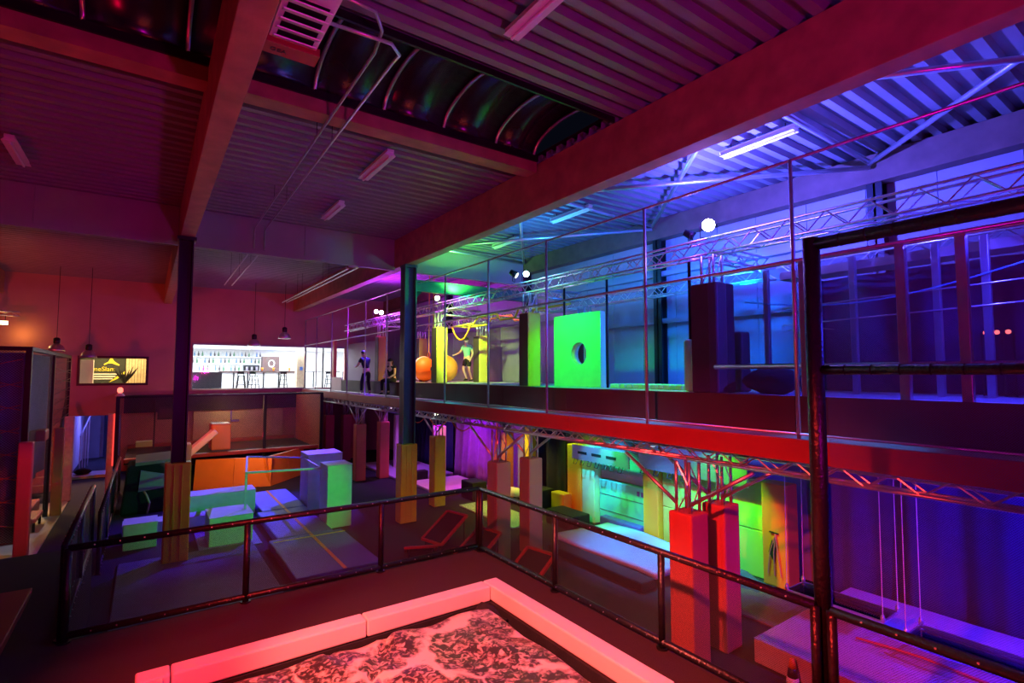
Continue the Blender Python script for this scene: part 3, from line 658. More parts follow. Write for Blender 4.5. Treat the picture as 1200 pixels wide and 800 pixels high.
fl = B().prism([(10.73, 5.98, .95), (10.72, 6.05, .7), (10.73, 5.93, .5), (10.73, 5.9, .8)], (.008, 0, 0)).build('flag', M_blackf, op)
B().tube((10.74, 5.84, 1.1), (10.72, 6.02, 1.12), .015, 6).build('toggle', M_blackm, op)
for dy in (-.12, .02, .16): B().path([(10.73, 5.9, 1.1), (10.72, 5.93+dy*.6, .7), (10.73, 5.92+dy, .25)], .012, 5).build('ribbon', M_red, op)
yw = thing('padded_wall', (11.1, 7.6, 0), 'lime lit padded wall between the set back red tower and orange post', 'padded wall')
for a, b in ((6.22, 7.6), (7.62, 8.95)):
    for z0, z1 in ((.005, 1.0), (1.012, 2.1)): B().box(10.95, 11.2, a, b, z0, z1).build('panel', mat('lime_vinyl', (.42, .66, .10), .5, 0, .05, 2, .1, 6), yw, bevel=.02)
upad('padded_post', 10.8, 11.2, 8.98, 9.47, 1.95, M_yel, 'lime lit yellow padded post right beside the upright green crash mat')
gm = thing('crash_mat', (11.1, 10.4, 0), 'upright teal green crash mat below a grey board', 'crash mat')
gmm = B().box(11.0, 11.2, 9.52, 11.3, .01, 1.32).build('mat', mat('teal_mat', (.10, .68, .40), .5, 0, .08, 2, .1, 6), gm, bevel=.03)
for yy in (9.62, 9.76): B().box(10.985, 11.0, yy, yy+.08, 1.08, 1.2).build('label', mat('dark_label', (.12, .05, .25), .6), gmm)
for z in (.45, .9): B().box(10.99, 11.0, 9.55, 11.27, z, z+.015).build('seam', M_dkgreen, gmm)
B().box(11.1, 11.2, 9.52, 11.3, 1.34, 2.2).build('board', M_wallp, gm)
upad('padded_post', 10.85, 11.2, 11.35, 11.88, 2.25, M_green, 'flat green padded post beside the upright crash mat')
upad('padded_post', 10.85, 11.2, 11.92, 12.55, 2.2, M_yel, 'creased yellow padded post beside the green lit curtain')
upad('padded_box', 10.48, 10.82, 12.3, 12.9, .72, M_yel, 'small cream yellow box by the creased yellow post', 'padded box')
upad('gym_box', 9.8, 10.44, 11.1, 12.3, .42, M_blackf, 'low black box with a shiny lid before the yellow post', 'box')
upad('gym_box', 10.1, 10.7, 13.0, 13.7, .75, M_blackf, 'black cube before the green lit curtain', 'box')
upad('gym_box', 9.3, 9.9, 15.7, 16.5, .62, M_blackf, 'black box carrying the end of the pale log', 'box')
bl_ = thing('balance_log', (10.2, 14.75, 0), 'pale round balance log glowing yellow between black boxes', 'log')
B().tube((9.98, 15.55, .42), (10.42, 13.95, .42), .15, 16).build('log', M_foam, bl_, smooth=True)
for k in (.2, .8): B().box(10.0+.44*k-.12+.0, 10.0+.44*k+.1, 15.55-1.6*k-.05, 15.55-1.6*k+.05, .005, .3).build('trestle', M_blackm, bl_)
upad('floor_mat', 8.6, 9.7, 12.3, 15.4, .06, M_pale, 'thin pale green floor mat before the balance log', 'mat')
upad('floor_mat', 10.72, 10.98, 9.5, 11.0, .35, M_bluem, 'dark blue mat below the upright crash mat', 'mat')
def bm(u, v):
    x = 8.75+1.95*u; y = 7.35+3.3*v; return (x, y, .15+.03*math.sin(3*u+2)*math.sin(2.2*v*PI)+.006*math.sin(14*v+5*u))
tag(B().grid(bm, 20, 30).build('landing_mat', M_bluecloth, smooth=True, solid=.11), 'wide pale blue landing mat glowing under the mezzanine', 'mat')
tag(B().box(8.25, 8.7, 7.3, 10.3, .005, .2).build('mat_edge', M_blackf, bevel=.04), 'dark padded kerb along the front of the pale blue mat', 'mat')
pb = thing('peg_board', (10.6, 10.4, 1.8), 'hanging blue lit board with slots and a row of black grips', 'peg board')
slots = B(); y0, y1 = 9.75, 12.0
pbb = B().box(10.58, 10.62, y0, y1, 1.84, 2.26).build('board', M_alu, pb)
for k in range(3): B().box(10.565, 10.58, 10.2+k*.58, 10.58+k*.58, 2.02, 2.10).build('slot', M_blackm, pbb, bevel=.006)
for k in range(7):
    yy = 9.95+k*.3; B().path([(10.58, yy, 1.86), (10.5, yy, 1.72), (10.5, yy+.12, 1.72), (10.58, yy+.14, 1.86)], .014, 6).build('grip', M_blackm, pb, smooth=True)
for yy in (9.9, 11.8): B().tube((10.6, yy, 2.25), (10.6, yy, 3.4), .012, 6).build('hanger', M_steel, pb)
pb2 = thing('peg_board', (10.6, 7.6, 1.8), 'second hanging blue lit board behind the red padded towers', 'peg board')
B().box(10.58, 10.64, 6.4, 9.4, 1.95, 2.75).build('board', M_alu, pb2)
for k in range(4):
    yy = 7.9+k*.42; B().path([(10.58, yy, 1.96), (10.5, yy, 1.84), (10.5, yy+.12, 1.84), (10.58, yy+.14, 1.96)], .014, 6).build('grip', M_blackm, pb2, smooth=True)
for yy in (6.6, 9.2): B().tube((10.6, yy, 2.7), (10.6, yy, 3.4), .012, 6).build('hanger', M_steel, pb2)
def heap(u, v): return (10.02+.68*u, 5.9+1.3*v, .02+.16*math.sin(PI*u)*math.sin(PI*v)*(1.2+.5*math.sin(9*u+3*v))+.02*math.sin(23*v+7*u))
tag(B().grid(heap, 18, 24).build('cloth_heap', mat('dark_blue_cloth', (.06, .10, .16), .8), smooth=True, solid=.01), 'rumpled dark blue cloth heap at the foot of the lime wall', 'cloth')
upad('floor_mat', 9.0, 10.6, 4.9, 6.6, .05, mat('olive_mat', (.20, .18, .12), .8), 'thin olive floor mat beside the big landing mat', 'mat')
def bigmat(u, v):
    x = 7.75+3.3*u; yy = -2.5+7.15*v; return (x, yy, .36+.012*math.sin(40*v)*math.sin(3*u)+.03*math.sin(PI*u)*math.sin(PI*v))
lm = thing('landing_mat', (9.4, 1, 0), 'thick violet lit landing mat under the hanging platforms', 'mat')
B().grid(bigmat, 14, 40).build('cover', mat('lilac_vinyl', (.58, .46, .68), .5, 0, .04, 4, .15, 9), lm, smooth=True); B().box(7.75, 11.05, -2.5, 4.65, .005, .355).build('core', mat('mat_side', (.55, .38, .42), .6), lm, bevel=.02)
tag(B().path([(8.9, 3.7, .42), (9.0, 3.3, .42), (9.05, 2.9, .42), (9.0, 2.2, .42)], .02, 6).build('strap', M_red, smooth=True), 'red strap lying over the violet mat', 'strap')
def hangplat(x0, x1, y0, y1, z, lab):
    t = thing('hanging_platform', ((x0+x1)/2, (y0+y1)/2, z), lab, 'hanging platform', 'clear platforms on ropes')
    B().box(x0, x1, y0, y1, z, z+.03).build('board', M_acryl, t, bevel=.004)
    for a, b in (((x0, y0), (x1, y0)), ((x1, y0), (x1, y1)), ((x1, y1), (x0, y1)), ((x0, y1), (x0, y0))): B().tube((*a, z+.015), (*b, z+.015), .02, 6).build('edge_tube', M_alu, t)
    for x in (x0, x1):
        for yy in (y0, y1):
            B().lathe((x, yy, z+.03), [(.03, 0), (.035, .04), (.02, .09)], 8).build('shackle', M_alu, t, smooth=True)
            B().tube((x, yy, z+.1), (x+.05, yy, 3.4), .006, 5).build('rope', M_foam, t)
hangplat(8.95, 9.5, 3.35, 4.75, .75, 'clear rope hung platform nearer the orange post'); hangplat(8.75, 9.3, 1.2, 3.0, .75, 'clear rope hung platform farther along the violet mat')
cn = thing('traffic_cone', (7.62, 4.0, 0), 'small orange and white traffic cone before the violet mat', 'cone')
B().box(7.5, 7.74, 3.88, 4.12, .005, .03).build('base', M_blackm, cn); B().lathe((7.62, 4.0, .03), [(.09, 0), (.075, .1)], 14).build('lower_band', M_foam, cn, smooth=True)
B().lathe((7.62, 4.0, .13), [(.075, 0), (.055, .12)], 14).build('dark_band', M_blackm, cn, smooth=True); B().lathe((7.62, 4.0, .25), [(.055, 0), (.03, .13)], 14).build('tip', M_orange, cn, smooth=True)
# farther under the mezzanine
upad('floor_mat', 8.7, 10.9, 16.9, 19.6, .12, M_foam, 'pale mat glowing magenta behind the yellow padded tower', 'mat')
upad('floor_mat', 8.5, 11.0, 20.2, 24.8, .12, mat('lilac_mat', (.6, .5, .75), .5), 'pale mat glowing lilac behind the rust red towers', 'mat')
upad('gym_box', 9.0, 9.6, 19.75, 20.1, .42, M_blackf, 'black box between the magenta and the lilac mats', 'box')
upad('padded_post', 9.3, 9.65, 18.3, 18.75, 2.35, M_foam, 'tall salmon glowing pad beside the dark green pillar')
upad('padded_post', 9.35, 9.6, 22.6, 22.9, 2.5, M_foam, 'pink glowing pad just behind the bright red tower')
upad('padded_post', 10.4, 10.75, 15.3, 15.6, 2.3, M_rust, 'salmon padded post behind the red lit grey tower')
upad('padded_post', 10.6, 10.9, 14.2, 14.5, 2.6, M_yel, 'bright lime yellow padded post between the two grey towers')
tag(B().prism([(10.9, 16.5, .02), (10.9, 17.0, .02), (10.9, 16.62, 2.75)], (.05, 0, 0)).build('flag_banner', M_yel), 'tall yellow triangular banner beside the violet curtain', 'banner')
upad('grey_panel', 11.05, 11.15, 15.1, 15.9, 2.6, M_wallp, 'grey blue panel behind the lime yellow post', 'panel')
nl = thing('net_ladder', (10.3, 23.6, 0), 'blue lit climbing net ladder hanging in the far bay', 'net ladder')
for k in range(12): B().path([(10.3, 22.6+.1*k*.5, .4+k*.22), (10.22, 23.3, .33+k*.22), (10.3, 24.4-.05*k, .4+k*.22)], .025, 5).build('rung_rope', M_steel, nl)
for yy in (22.7, 23.5, 24.2): B().tube((10.3, yy, .3), (10.3, yy, 3.4), .02, 5).build('side_rope', M_steel, nl)
tag(B().path([(7.9, 18.0-.2*k, 3.0-.35*abs(math.sin(PI*k/8))) for k in range(25)], .018, 6).build('cable', M_orange, smooth=True), 'salmon cable drooping in loops under the mezzanine', 'cable')
# trampettes
def trampette(cx, cy, ang, tilt, lab, h0=.3):
    t = thing('trampette', (cx, cy, 0), lab, 'trampette', 'tilted trampettes below the platform')
    R = Matrix.Rotation(ang, 3, 'Z') @ Matrix.Rotation(tilt, 3, 'X'); o = Vector((cx, cy, h0+.42*math.sin(tilt)))
    def W(a, b, c=0): return o+R @ Vector((a, b, c))
    w_, l_ = .36, .5
    for (a, b, c, d) in ((-w_, -l_, w_, -l_), (w_, -l_, w_, l_), (w_, l_, -w_, l_), (-w_, l_, -w_, -l_)): B().bar(W(a, b), W(c, d), .07, .05).build('frame_pad', M_redboard, t)
    B().obox(W(0, 0), R @ Vector((w_-.04, 0, 0)), R @ Vector((0, l_-.04, 0)), R @ Vector((0, 0, .008))).build('bed', M_blackf, t)
    for a in (-w_*.8, w_*.8):
        for b in (-l_*.9, l_*.9):
            p = W(a, b, -.03); B().tube(p, (p.x, p.y, .0), .018, 6).build('leg', M_blackm, t)
        p = W(a, l_*.9); q = W(a, -l_*.9); B().tube((p.x, p.y, .08), (q.x, q.y, .08), .014, 6).build('stay', M_blackm, t)
trampette(6.3, 12.0, -PI/2+.25, .55, 'tilted red framed trampette facing the dark green pillar side'); trampette(6.2, 10.3, -PI/2+.2, .55, 'tilted red framed trampette by the grey tower at the railing corner')
trampette(6.3, 8.5, -PI/2+.2, .55, 'tilted red framed trampette by the dark padded kerb'); trampette(5.6, 11.9, -.42, -.42, 'red framed trampette seen edge on beside the yellow padded pillar')

# ------------------------------------------------------------------ parkour corner
def pbox(x0, x1, y0, y1, z1, lab, m=M_pale):
    t = thing('parkour_box', ((x0+x1)/2, (y0+y1)/2, 0), lab, 'parkour box', 'parkour boxes')
    B().box(x0, x1, y0, y1, .005, z1).build('body', m, t, bevel=.012)
    B().box(x0-.008, x1+.008, y0-.008, y1+.008, z1, z1+.018).build('top', mat('grey_top', (.62, .62, .66), .6, 0, .05, 6), t)
    return t
pbox(1.42, 2.42, 15.35, 16.5, .72, 'low green fronted parkour box with a bar post beside the blue mat')
pbox(-.35, .35, 16.3, 17.0, .62, 'green lit parkour box half behind the corner netting')
pbox(-.4, 1.6, 17.6, 18.2, .3, 'low grey green parkour box behind the olive padded post')
pbox(1.1, 2.95, 18.4, 19.2, .72, 'long grey green parkour bench between the post and the bar')
pbox(4.3, 5.0, 15.3, 16.1, 1.75, 'tall parkour box with a bright green front face')
pbox(4.35, 5.45, 17.7, 18.7, 1.75, 'tall parkour box with an olive front behind the bright green one')
bars = thing('gymnastic_bars', (3.3, 17.2, 0), 'thin square bar frame linking the low box and the tall boxes', 'gym bars')
P1, P2, P3, P4 = (2.3, 15.9, 1.7), (2.75, 18.9, 1.7), (4.27, 15.9, 1.62), (4.31, 18.2, 1.62)
for a, b, nm in ((P1, (2.3, 15.9, .74), 'upright'), (P2, (2.75, 18.9, .74), 'upright'), (P1, P2, 'rail'), (P1, P3, 'rail'), (P2, P4, 'rail'), (P3, P4, 'rail')): B().bar(a, b, .05, .05).build(nm, M_pale, bars)
bmx = thing('gym_mat', (3.7, 15, 0), 'long blue gym mat marked with an orange centre stripe', 'mat')
for a, b, xa, xb in ((11.5, 14.5, 2.65, 4.48), (14.52, 17.6, 2.86, 4.26), (17.62, 20.6, 3.02, 4.3)):
    ms = B().box(xa, xb, a, b, .005, .2).build('mat_section', M_bluem, bmx, bevel=.03)
    B().box(3.62, 3.7, a+.02, b-.02, .2, .206).build('stripe', M_orange, ms)
B().box(2.72, 4.48, 14.2, 14.26, .2, .207).build('cross_stripe', M_yel, bmx)
upad('floor_mat', -.4, 2.4, 10.6, 15.2, .04, mat('navy_mat', (.10, .11, .20), .7, 0, .1, 3), 'dark navy floor mat behind the corner railing', 'mat')
upad('floor_mat', 1.2, 2.6, 15.0, 17.5, .03, mat('violet_mat', (.28, .2, .5), .7), 'thin violet floor mat under the low green box', 'mat')
# equipment heap beside the court
eq = thing('covered_equipment', (.2, 21.0, 0), 'black covered gym equipment heap behind the olive padded post', 'equipment')
B().prism([(-.55, 20.3, 0.005), (.95, 20.3, .005), (.85, 20.3, 1.2), (.3, 20.3, 1.55), (-.4, 20.3, 1.5)], (0, 1.4, 0)).build('cover', M_blackf, eq, bevel=.06)
B().prism([(-.1, 20.22, .7), (.75, 20.22, .78), (.7, 20.22, 1.15), (-.05, 20.22, 1.35)], (0, .1, 0)).build('panel', mat('grey_plate', (.35, .34, .38), .5), eq)
B().obox((.35, 20.9, 1.62), (.55, 0, .03), (0, .6, .05), (0, 0, .05)).build('lid', M_grey, eq)
B().path([(.15, 20.0, .05), (.2, 19.9, .4), (.12, 19.95, .62), (.05, 20.1, .72)], .03, 6).build('tube', M_wood, eq, smooth=True)
tag(B().box(-.25, .25, 23.4, 23.9, 1.72, 1.9).build('yellow_box', mat('sign_yellow', (.75, .6, .15), .6), bevel=.01), 'small yellow box on the rim of the trampoline court', 'box')
sl = thing('padded_chute', (1.9, 23.5, 0), 'red glowing padded chute rising to a black box on the court', 'chute')
B().obox((1.75, 24.2, 1.55), (.6, .0, .55), (0, .32, 0), (-.08, 0, .09)).build('chute', M_foam, sl, bevel=.05)
B().box(2.2, 2.9, 24.2, 25.2, 1.3, 2.35).build('box', M_rust, sl, bevel=.05); B().box(1.0, 1.5, 23.55, 24.25, .005, 1.7).build('pad', M_grey, sl, bevel=.05)

# ------------------------------------------------------------------ trampoline court
ct = thing('trampoline_court', (3.2, 26, 0), 'netted trampoline court with orange padded front below the cafe', 'trampoline court')
fp = [(1.55, 23.1), (4.1, 22.3), (6.0, 24.4)]
for (a, b), nm in zip(zip(fp[:-1], fp[1:]), ('l', 'r')):
    d = Vector((b[0]-a[0], b[1]-a[1], 0)); n = max(1, round(d.length/1.35))
    for k in range(n):
        p = Vector((*a, 0))+d*(k/n); q = Vector((*a, 0))+d*((k+1)/n); e = (q-p).normalized()*.004; nn = Vector((-d.y, d.x, 0)).normalized()
        B().prism([p+e+Vector((0, 0, .005)), q-e+Vector((0, 0, .005)), q-e+nn*.25+Vector((0, 0, 1.1)), p+e+nn*.25+Vector((0, 0, 1.1))], nn*.12).build('front_pad', M_orange, ct, bevel=.01)
B().box(-.6, 6.4, 24.6, 29.3, .95, 1.05).build('bed', M_blackf, ct)
B().box(-.6, 6.4, 24.3, 24.6, 1.05, 1.2).build('edge_pad', M_redboard, ct, bevel=.03); B().box(-.6, 6.4, 28.9, 29.3, 1.05, 1.2).build('edge_pad', M_redboard, ct, bevel=.03)
for (x, y) in ((-.85, 24.5), (4.2, 24.5), (6.55, 24.5)): B().box(x-.06, x+.06, y-.06, y+.06, .005, 3.5).build('net_post', M_blackm, ct)
B().box(-.9, 6.6, 24.46, 24.54, 3.46, 3.54).build('head_rail', M_blackm, ct); B().box(-.89, -.81, 24.5, 29.3, 3.46, 3.54).build('head_rail', M_blackm, ct)
B().box(-.8, 6.5, 24.495, 24.505, 1.2, 3.46).build('front_net', M_netd, ct); B().box(-.855, -.845, 24.55, 29.3, .1, 3.46).build('side_net', M_netd, ct)
B().box(-.8, 6.55, 29.2, 29.3, 2.6, 3.4).build('rear_valance', M_blackf, ct)
B().box(1.9, 5.9, 29.36, 29.44, 1.2, 2.62).build('rear_panel', mat('khaki_panel', (.45, .40, .28), .8, 0, .1, 2), ct); B().box(6.5, 6.56, 24.6, 29.2, .1, 3.4).build('side_panel', M_rust, ct)
B().box(3.46, 3.52, 29.30, 29.36, 2.05, 2.6).box(3.46, 3.85, 29.30, 29.36, 2.0, 2.1).build('corner_mark', mat('blue_mark', (.15, .12, .7), .6), ct)
tag(B().box(-1.12, -.92, 24.35, 24.6, .005, 2.9).build('timber_post', M_wood, bevel=.01), 'brown timber post with a red light strip at the court corner', 'post')
tag(B().box(-.95, -.91, 24.29, 24.33, 1.0, 2.9).build('light_strip', emis('red_strip', (1, .05, .04), 1.6)), 'thin red light strip up the court corner post', 'light strip')
sp_ = thing('signal_lamp', (-.8, 24.5, 3.54), 'small glowing red lamp on top of the court corner post', 'lamp')
B().lathe((-.8, 24.5, 3.54), [(.16, 0), (.07, .12)], 12).build('foot', M_foam, sp_); B().lathe((-.8, 24.5, 3.66), [(.05, 0), (.09, .05), (.09, .14), (.05, .2)], 14).build('bulb', emis('red_bulb', (1, .12, .08), 3.5), sp_, smooth=True)
for x, lab in ((.35, 'slim dark pole inside the court beside a black notice board'), (1.2, 'slim dark pole inside the court nearer the black post')):
    tag(B().tube((x, 28.4, 1.05), (x, 28.4, 3.2), .03, 6).build('pole', M_blackm), lab, 'pole')
nb = thing('notice_board', (.75, 28.6, 2.3), 'black framed notice board hanging in the court', 'notice board')
B().box(.45, 1.05, 28.6, 28.64, 2.3, 2.85).build('frame', M_blackm, nb); B().box(.52, .98, 28.585, 28.6, 2.38, 2.78).build('sheet', M_brown, nb)

# ------------------------------------------------------------------ left hall: netted cages, posts, corridor
cg = thing('netted_cage', (-3.6, 21, 0), 'tall black netted activity cage in the left hall', 'cage')
for yy in (17.4, 21.4, 25.5): B().box(-2.46, -2.34, yy-.06, yy+.06, .005, 5.05).build('post', M_blackm, cg)
for yy in (17.4, 25.5): B().box(-6.5, -2.46, yy-.05, yy+.05, 4.95, 5.05).build('top_rail', M_blackm, cg)
B().box(-2.46, -2.34, 17.4, 25.5, 4.95, 5.05).build('top_rail', M_blackm, cg)
B().box(-6.5, -6.38, 17.34, 17.46, .005, 5.05).build('post', M_blackm, cg); B().box(-3.3, -3.18, 17.34, 17.46, .005, 5.05).build('post', M_blackm, cg)
B().box(-2.405, -2.395, 17.46, 25.45, .3, 4.95).build('side_net', M_netd, cg); B().box(-6.4, -2.5, 17.395, 17.405, .3, 4.95).build('front_net', M_netd, cg)
B().grid(lambda u, v: (-2.5+.05*math.sin(14*u), 17.6+3.6*u, 1.5+3.4*v), 40, 4).build('cloth_panel', mat('grey_blue_cloth', (.40, .45, .55), .8, 0, .08, 3), cg, smooth=True, solid=.01)
B().grid(lambda u, v: (-3.2+.72*u, 17.55+.04*math.sin(12*u), .3+4.6*v), 20, 4).build('cloth_panel', mat('grey_blue_cloth', (.40, .45, .55), .8, 0, .08, 3), cg, smooth=True, solid=.01)
for k in range(14):
    z = .9+k*.28; B().tube((-3.2, 17.33, z), (-2.5, 17.33, z+(.2 if k % 2 else -.2)), .012, 4).build('lacing', M_rust, cg)
for k in range(16):
    z = 2.3+k*.16; B().tube((-2.33, 21.6, z), (-2.33, 25.3, z+(.14 if k % 2 else -.14)), .01, 4).build('lacing', M_blackm, cg)
B().box(-4.6, -2.6, 18.5, 22.0, .005, .5).build('inner_mat', M_red, cg, bevel=.04)
B().box(-6.3, -3.4, 19, 24, .6, 1.1).build('inner_platform', M_red, cg, bevel=.04)
B().box(-2.55, -2.2, 19.0, 19.6, 2.55, 2.85).build('padded_arm', M_rust, cg, bevel=.04)
def wpost(x, y, z1, lab, m): return tag(B().box(x-.13, x+.13, y-.12, y+.12, .005, z1).build('padded_upright', m, bevel=.03), lab, 'padded post', 'padded posts along the cage')
wpost(-2.25, 16.6, 2.8, 'bright red padded post at the near end of the netted cage', M_red); wpost(-2.17, 21.5, 2.7, 'brown red padded post beside the middle cage post', M_rust); wpost(-2.15, 23.8, 2.9, 'amber padded post beside the yellow floor strip', M_wood)
tag(B().box(-3.4, -2.05, 16.9, 23.6, .005, .04).build('floor_strip', mat('sand_mat', (.55, .45, .3), .8), bevel=.01), 'sand coloured floor strip along the netted cage', 'mat')
shoe = thing('low_bench', (-2.55, 20.0, .04), 'small red bench inside the cage entrance', 'bench')
B().box(-2.8, -2.35, 19.4, 20.6, .3, .42).build('seat', M_red, shoe, bevel=.03)
for dy in (19.5, 20.5):
    for dx in (-2.74, -2.41): B().box(dx-.03, dx+.03, dy-.03, dy+.03, .045, .3).build('leg', M_blackm, shoe)
# raised threshold and corridor
struct(B().box(-2.9, -.9, 28.3, 29.5, .005, .12).build('floor_threshold', mat('pale_step', (.6, .55, .55), .6)))
struct(B().box(-2.75, -2.58, 29.7, 35.2, 0, 3.0).build('wall_corridor_left', M_white)); struct(B().box(-.9, -.75, 29.7, 35.2, 0, 3.0).build('wall_corridor_right', M_white))
struct(B().box(-2.75, -.75, 35.2, 35.3, 0, 3.0).build('wall_corridor_end', M_white)); struct(B().box(-2.75, -.75, 29.7, 35.3, 3.0, 3.1).build('ceiling_corridor', M_white))
struct(B().box(-1.75, -1.3, 34.9, 35.05, 0.005, 2.2).build('door_1', mat('dark_door', (.03, .04, .09), .6)))
struct(B().box(-2.55, -1.9, 34.9, 35.05, 0.005, 2.4).build('door_2', M_wallp))
bn = thing('stair_rail', (-2.3, 31.4, 0), 'slim stair railing at the corridor mouth', 'railing')
for k in range(4): B().tube((-2.35+.06*k, 30.6+.5*k, .005), (-2.35+.06*k, 30.6+.5*k, 1.6+.25*k), .02, 6).build('baluster', M_steel, bn)
B().tube((-2.35, 30.5, 1.55), (-2.15, 32.2, 2.4), .03, 6).build('handrail', M_steel, bn)
st = thing('staircase', (-3.4, 27.4, 0), 'pale lit stair flight rising behind the netted cage', 'stairs')
for k in range(9): B().box(-3.9, -2.75, 25.9+k*.3, 26.2+k*.3, .005 if k == 0 else k*.26-.2, .26+k*.26).build('step', M_wood, st)
B().bar((-2.72, 25.8, .9), (-2.72, 28.6, 3.2), .08, .25).build('stringer', M_blackm, st)
pc = thing('duffel_bag', (-1.9, 28.8, .12), 'dark bag lying on the pale threshold', 'bag'); B().lathe((-2.1, 28.9, .12), [(.18, 0), (.3, .08), (.22, .2), (.05, .25)], 12).build('sack', M_blackf, pc, smooth=True)

# ------------------------------------------------------------------ window onto the side room
wn = struct(B().box(-2.5, -2.42, YF-.05, YF+.2, 3.85, 5.16).box(-.05, .05, YF-.05, YF+.2, 3.85, 5.16).box(-2.42, -.05, YF-.05, YF+.2, 5.06, 5.16).box(-2.42, -.05, YF-.05, YF+.2, 3.85, 3.95).build('window_1', mat('dark_frame', (.05, .025, .02), .5)), 'dark framed inner window')
B().box(-2.42, -.05, YF+.08, YF+.09, 3.95, 5.06).build('pane', M_glass, wn)
struct(B().box(-2.9, .4, 31.9, 32.0, 3.4, 5.5).build('wall_side_room', mat('dark_mural_wall', (.035, .04, .03), .8))); struct(B().box(-2.9, .4, 29.7, 32, 3.3, 3.4).build('floor_side_room', M_white)); struct(B().box(-2.9, .4, 29.7, 32, 5.4, 5.5).build('ceiling_side_room', M_white))
struct(B().box(-2.9, -2.85, 29.7, 32, 3.4, 5.4).build('wall_side_room_left', M_white)); struct(B().box(.35, .4, 29.7, 32, 3.4, 5.4).build('wall_side_room_right', M_white))
tag(B().box(-2.55, -2.0, 30.2, 30.6, 3.4, 5.0).build('white_cabinet', M_white, bevel=.01), 'white upright cabinet in the side room window', 'cabinet')
M_logo = mat('logo_yellow', (.85, .70, .05), .6)
mu = thing('wall_mural', (-1.2, 31.88, 3.7), 'black mural with a yellow leaping figure and lettering in the side room', 'mural')
mbd = B().box(-2.1, -.9, 31.86, 31.89, 3.6, 5.3).build('board', mat('mural_black', (.03, .035, .03), .7), mu)
text('GameSlam', 'lettering', (-2.5, 31.85, 4.5), (PI/2, 0, 0), .29, M_logo, mbd)
fig = [(-1.72, 4.83), (-1.55, 4.95), (-1.5, 5.05), (-1.46, 5.2), (-1.38, 5.2), (-1.38, 5.06), (-1.3, 4.95), (-1.1, 4.8), (-1.14, 4.76), (-1.4, 4.87), (-1.55, 4.87), (-1.7, 4.78)]
B().prism([(x, 31.845, z) for x, z in fig], (0, .012, 0)).build('leaping_figure', M_logo, mbd)
B().prism([(-1.15, 31.845, 4.28), (-.72, 31.845, 4.62), (-.68, 31.845, 4.55), (-1.2, 31.845, 4.1), (-1.5, 31.845, 3.95), (-1.4, 31.845, 4.05)], (0, .012, 0)).build('swoosh', M_logo, mbd)
for k in range(3): B().box(-2.2, -1.35+.1*k, 31.845, 31.857, 4.1+k*.11, 4.16+k*.11).build('stripe', M_foam, mbd)
bl = thing('timber_cladding', (-.4, 31.8, 3.4), 'amber lit vertical timber boards in the side room', 'cladding')
for k in range(10): B().box(-.85+k*.12, -.85+k*.12+.105, 31.78, 31.84, 3.42, 5.35).build('plank', M_wood, bl)
pn = thing('potted_plant', (-.85, 30.9, 3.4), 'dark leafy plant standing in the side room window', 'plant')
B().lathe((-.85, 30.9, 3.4), [(.15, 0), (.18, .5)], 12).build('pot', M_blackm, pn)
for k in range(9):
    a = -1.1+k*.28; p0 = Vector((-.85, 30.9, 3.9)); B().path([p0, p0+Vector((.3*math.sin(a), 0, .4)), p0+Vector((.55*math.sin(a), .05, .75+.1*math.cos(3*k)))], [.02, .05, .008], 4).build('leaf', M_blackf, pn)

# ------------------------------------------------------------------ cafe behind the glass
CZ = 3.54
struct(B().box(1.3, 11.6, 29.72, 36, CZ-.12, CZ).build('floor_cafe', mat('cafe_floor', (.45, .45, .47), .6))); struct(B().box(1.3, 11.6, 29.72, 36, 5.84, 5.95).build('ceiling_cafe', M_white))
struct(B().box(1.2, 1.3, 29.72, 36, CZ, 5.84).build('wall_cafe_left', M_white)); struct(B().box(1.3, 11.6, 36, 36.1, CZ, 5.84).build('wall_cafe_back', M_white)); struct(B().box(11.5, 11.6, 29.72, 36, CZ, 5.84).build('wall_cafe_right', M_white))
wc = struct(B().box(1.8, 9.1, YF-.03, YF+.2, 5.78, 5.86).box(1.74, 1.8, YF-.03, YF+.2, 3.6, 5.86).box(1.8, 7.0, YF-.05, YF+.2, 3.56, 3.64).build('window_2', M_wallp), 'long bright cafe window')
for a, b in ((1.82, 4.25), (4.27, 6.95), (7.05, 7.9), (7.95, 9.05)): B().box(a, b, YF+.05, YF+.06, 3.64, 5.78).build('pane', M_glass, wc)
for x in (7.0, 7.92): B().box(x-.03, x+.03, YF, YF+.1, 3.56, 5.8).build('mullion', M_blackm, wc)
br = thing('bar_counter', (4.2, 32.6, CZ), 'white fronted cafe bar counter with a dark wooden top', 'bar counter')
B().box(3.3, 7.2, 32.3, 32.9, CZ, 4.42).build('front', M_white, br); B().box(3.2, 7.3, 32.2, 33.0, 4.42, 4.52).build('top', M_brown, br)
for x in (3.9, 4.6, 5.4, 6.2): B().box(x-.03, x+.03, 32.2, 32.3, CZ, 4.42).build('front_rib', M_blackm, br)
tag(B().box(1.85, 3.15, 30.4, 31.0, CZ, 4.45).build('dark_counter', mat('charcoal_panel', (.05, .05, .06), .6), bevel=.01), 'charcoal service counter at the left end of the cafe', 'counter')
sh = thing('back_shelf', (3.8, 35.7, 4.5), 'long white shelf of bottles behind the cafe bar', 'shelf')
for z in (4.5, 4.95, 5.35): B().box(2.0, 6.0, 35.5, 36.0, z, z+.04).build('board', M_white, sh)
btl = None; cols = [mat('bottle_green', (.05, .18, .08), .2), mat('bottle_dark', (.05, .04, .05), .2), mat('bottle_blue', (.1, .2, .35), .2), mat('bottle_clear', (.5, .55, .6), .2)]
bprof = [(.045, 0), (.045, .16), (.018, .22), (.018, .3)]
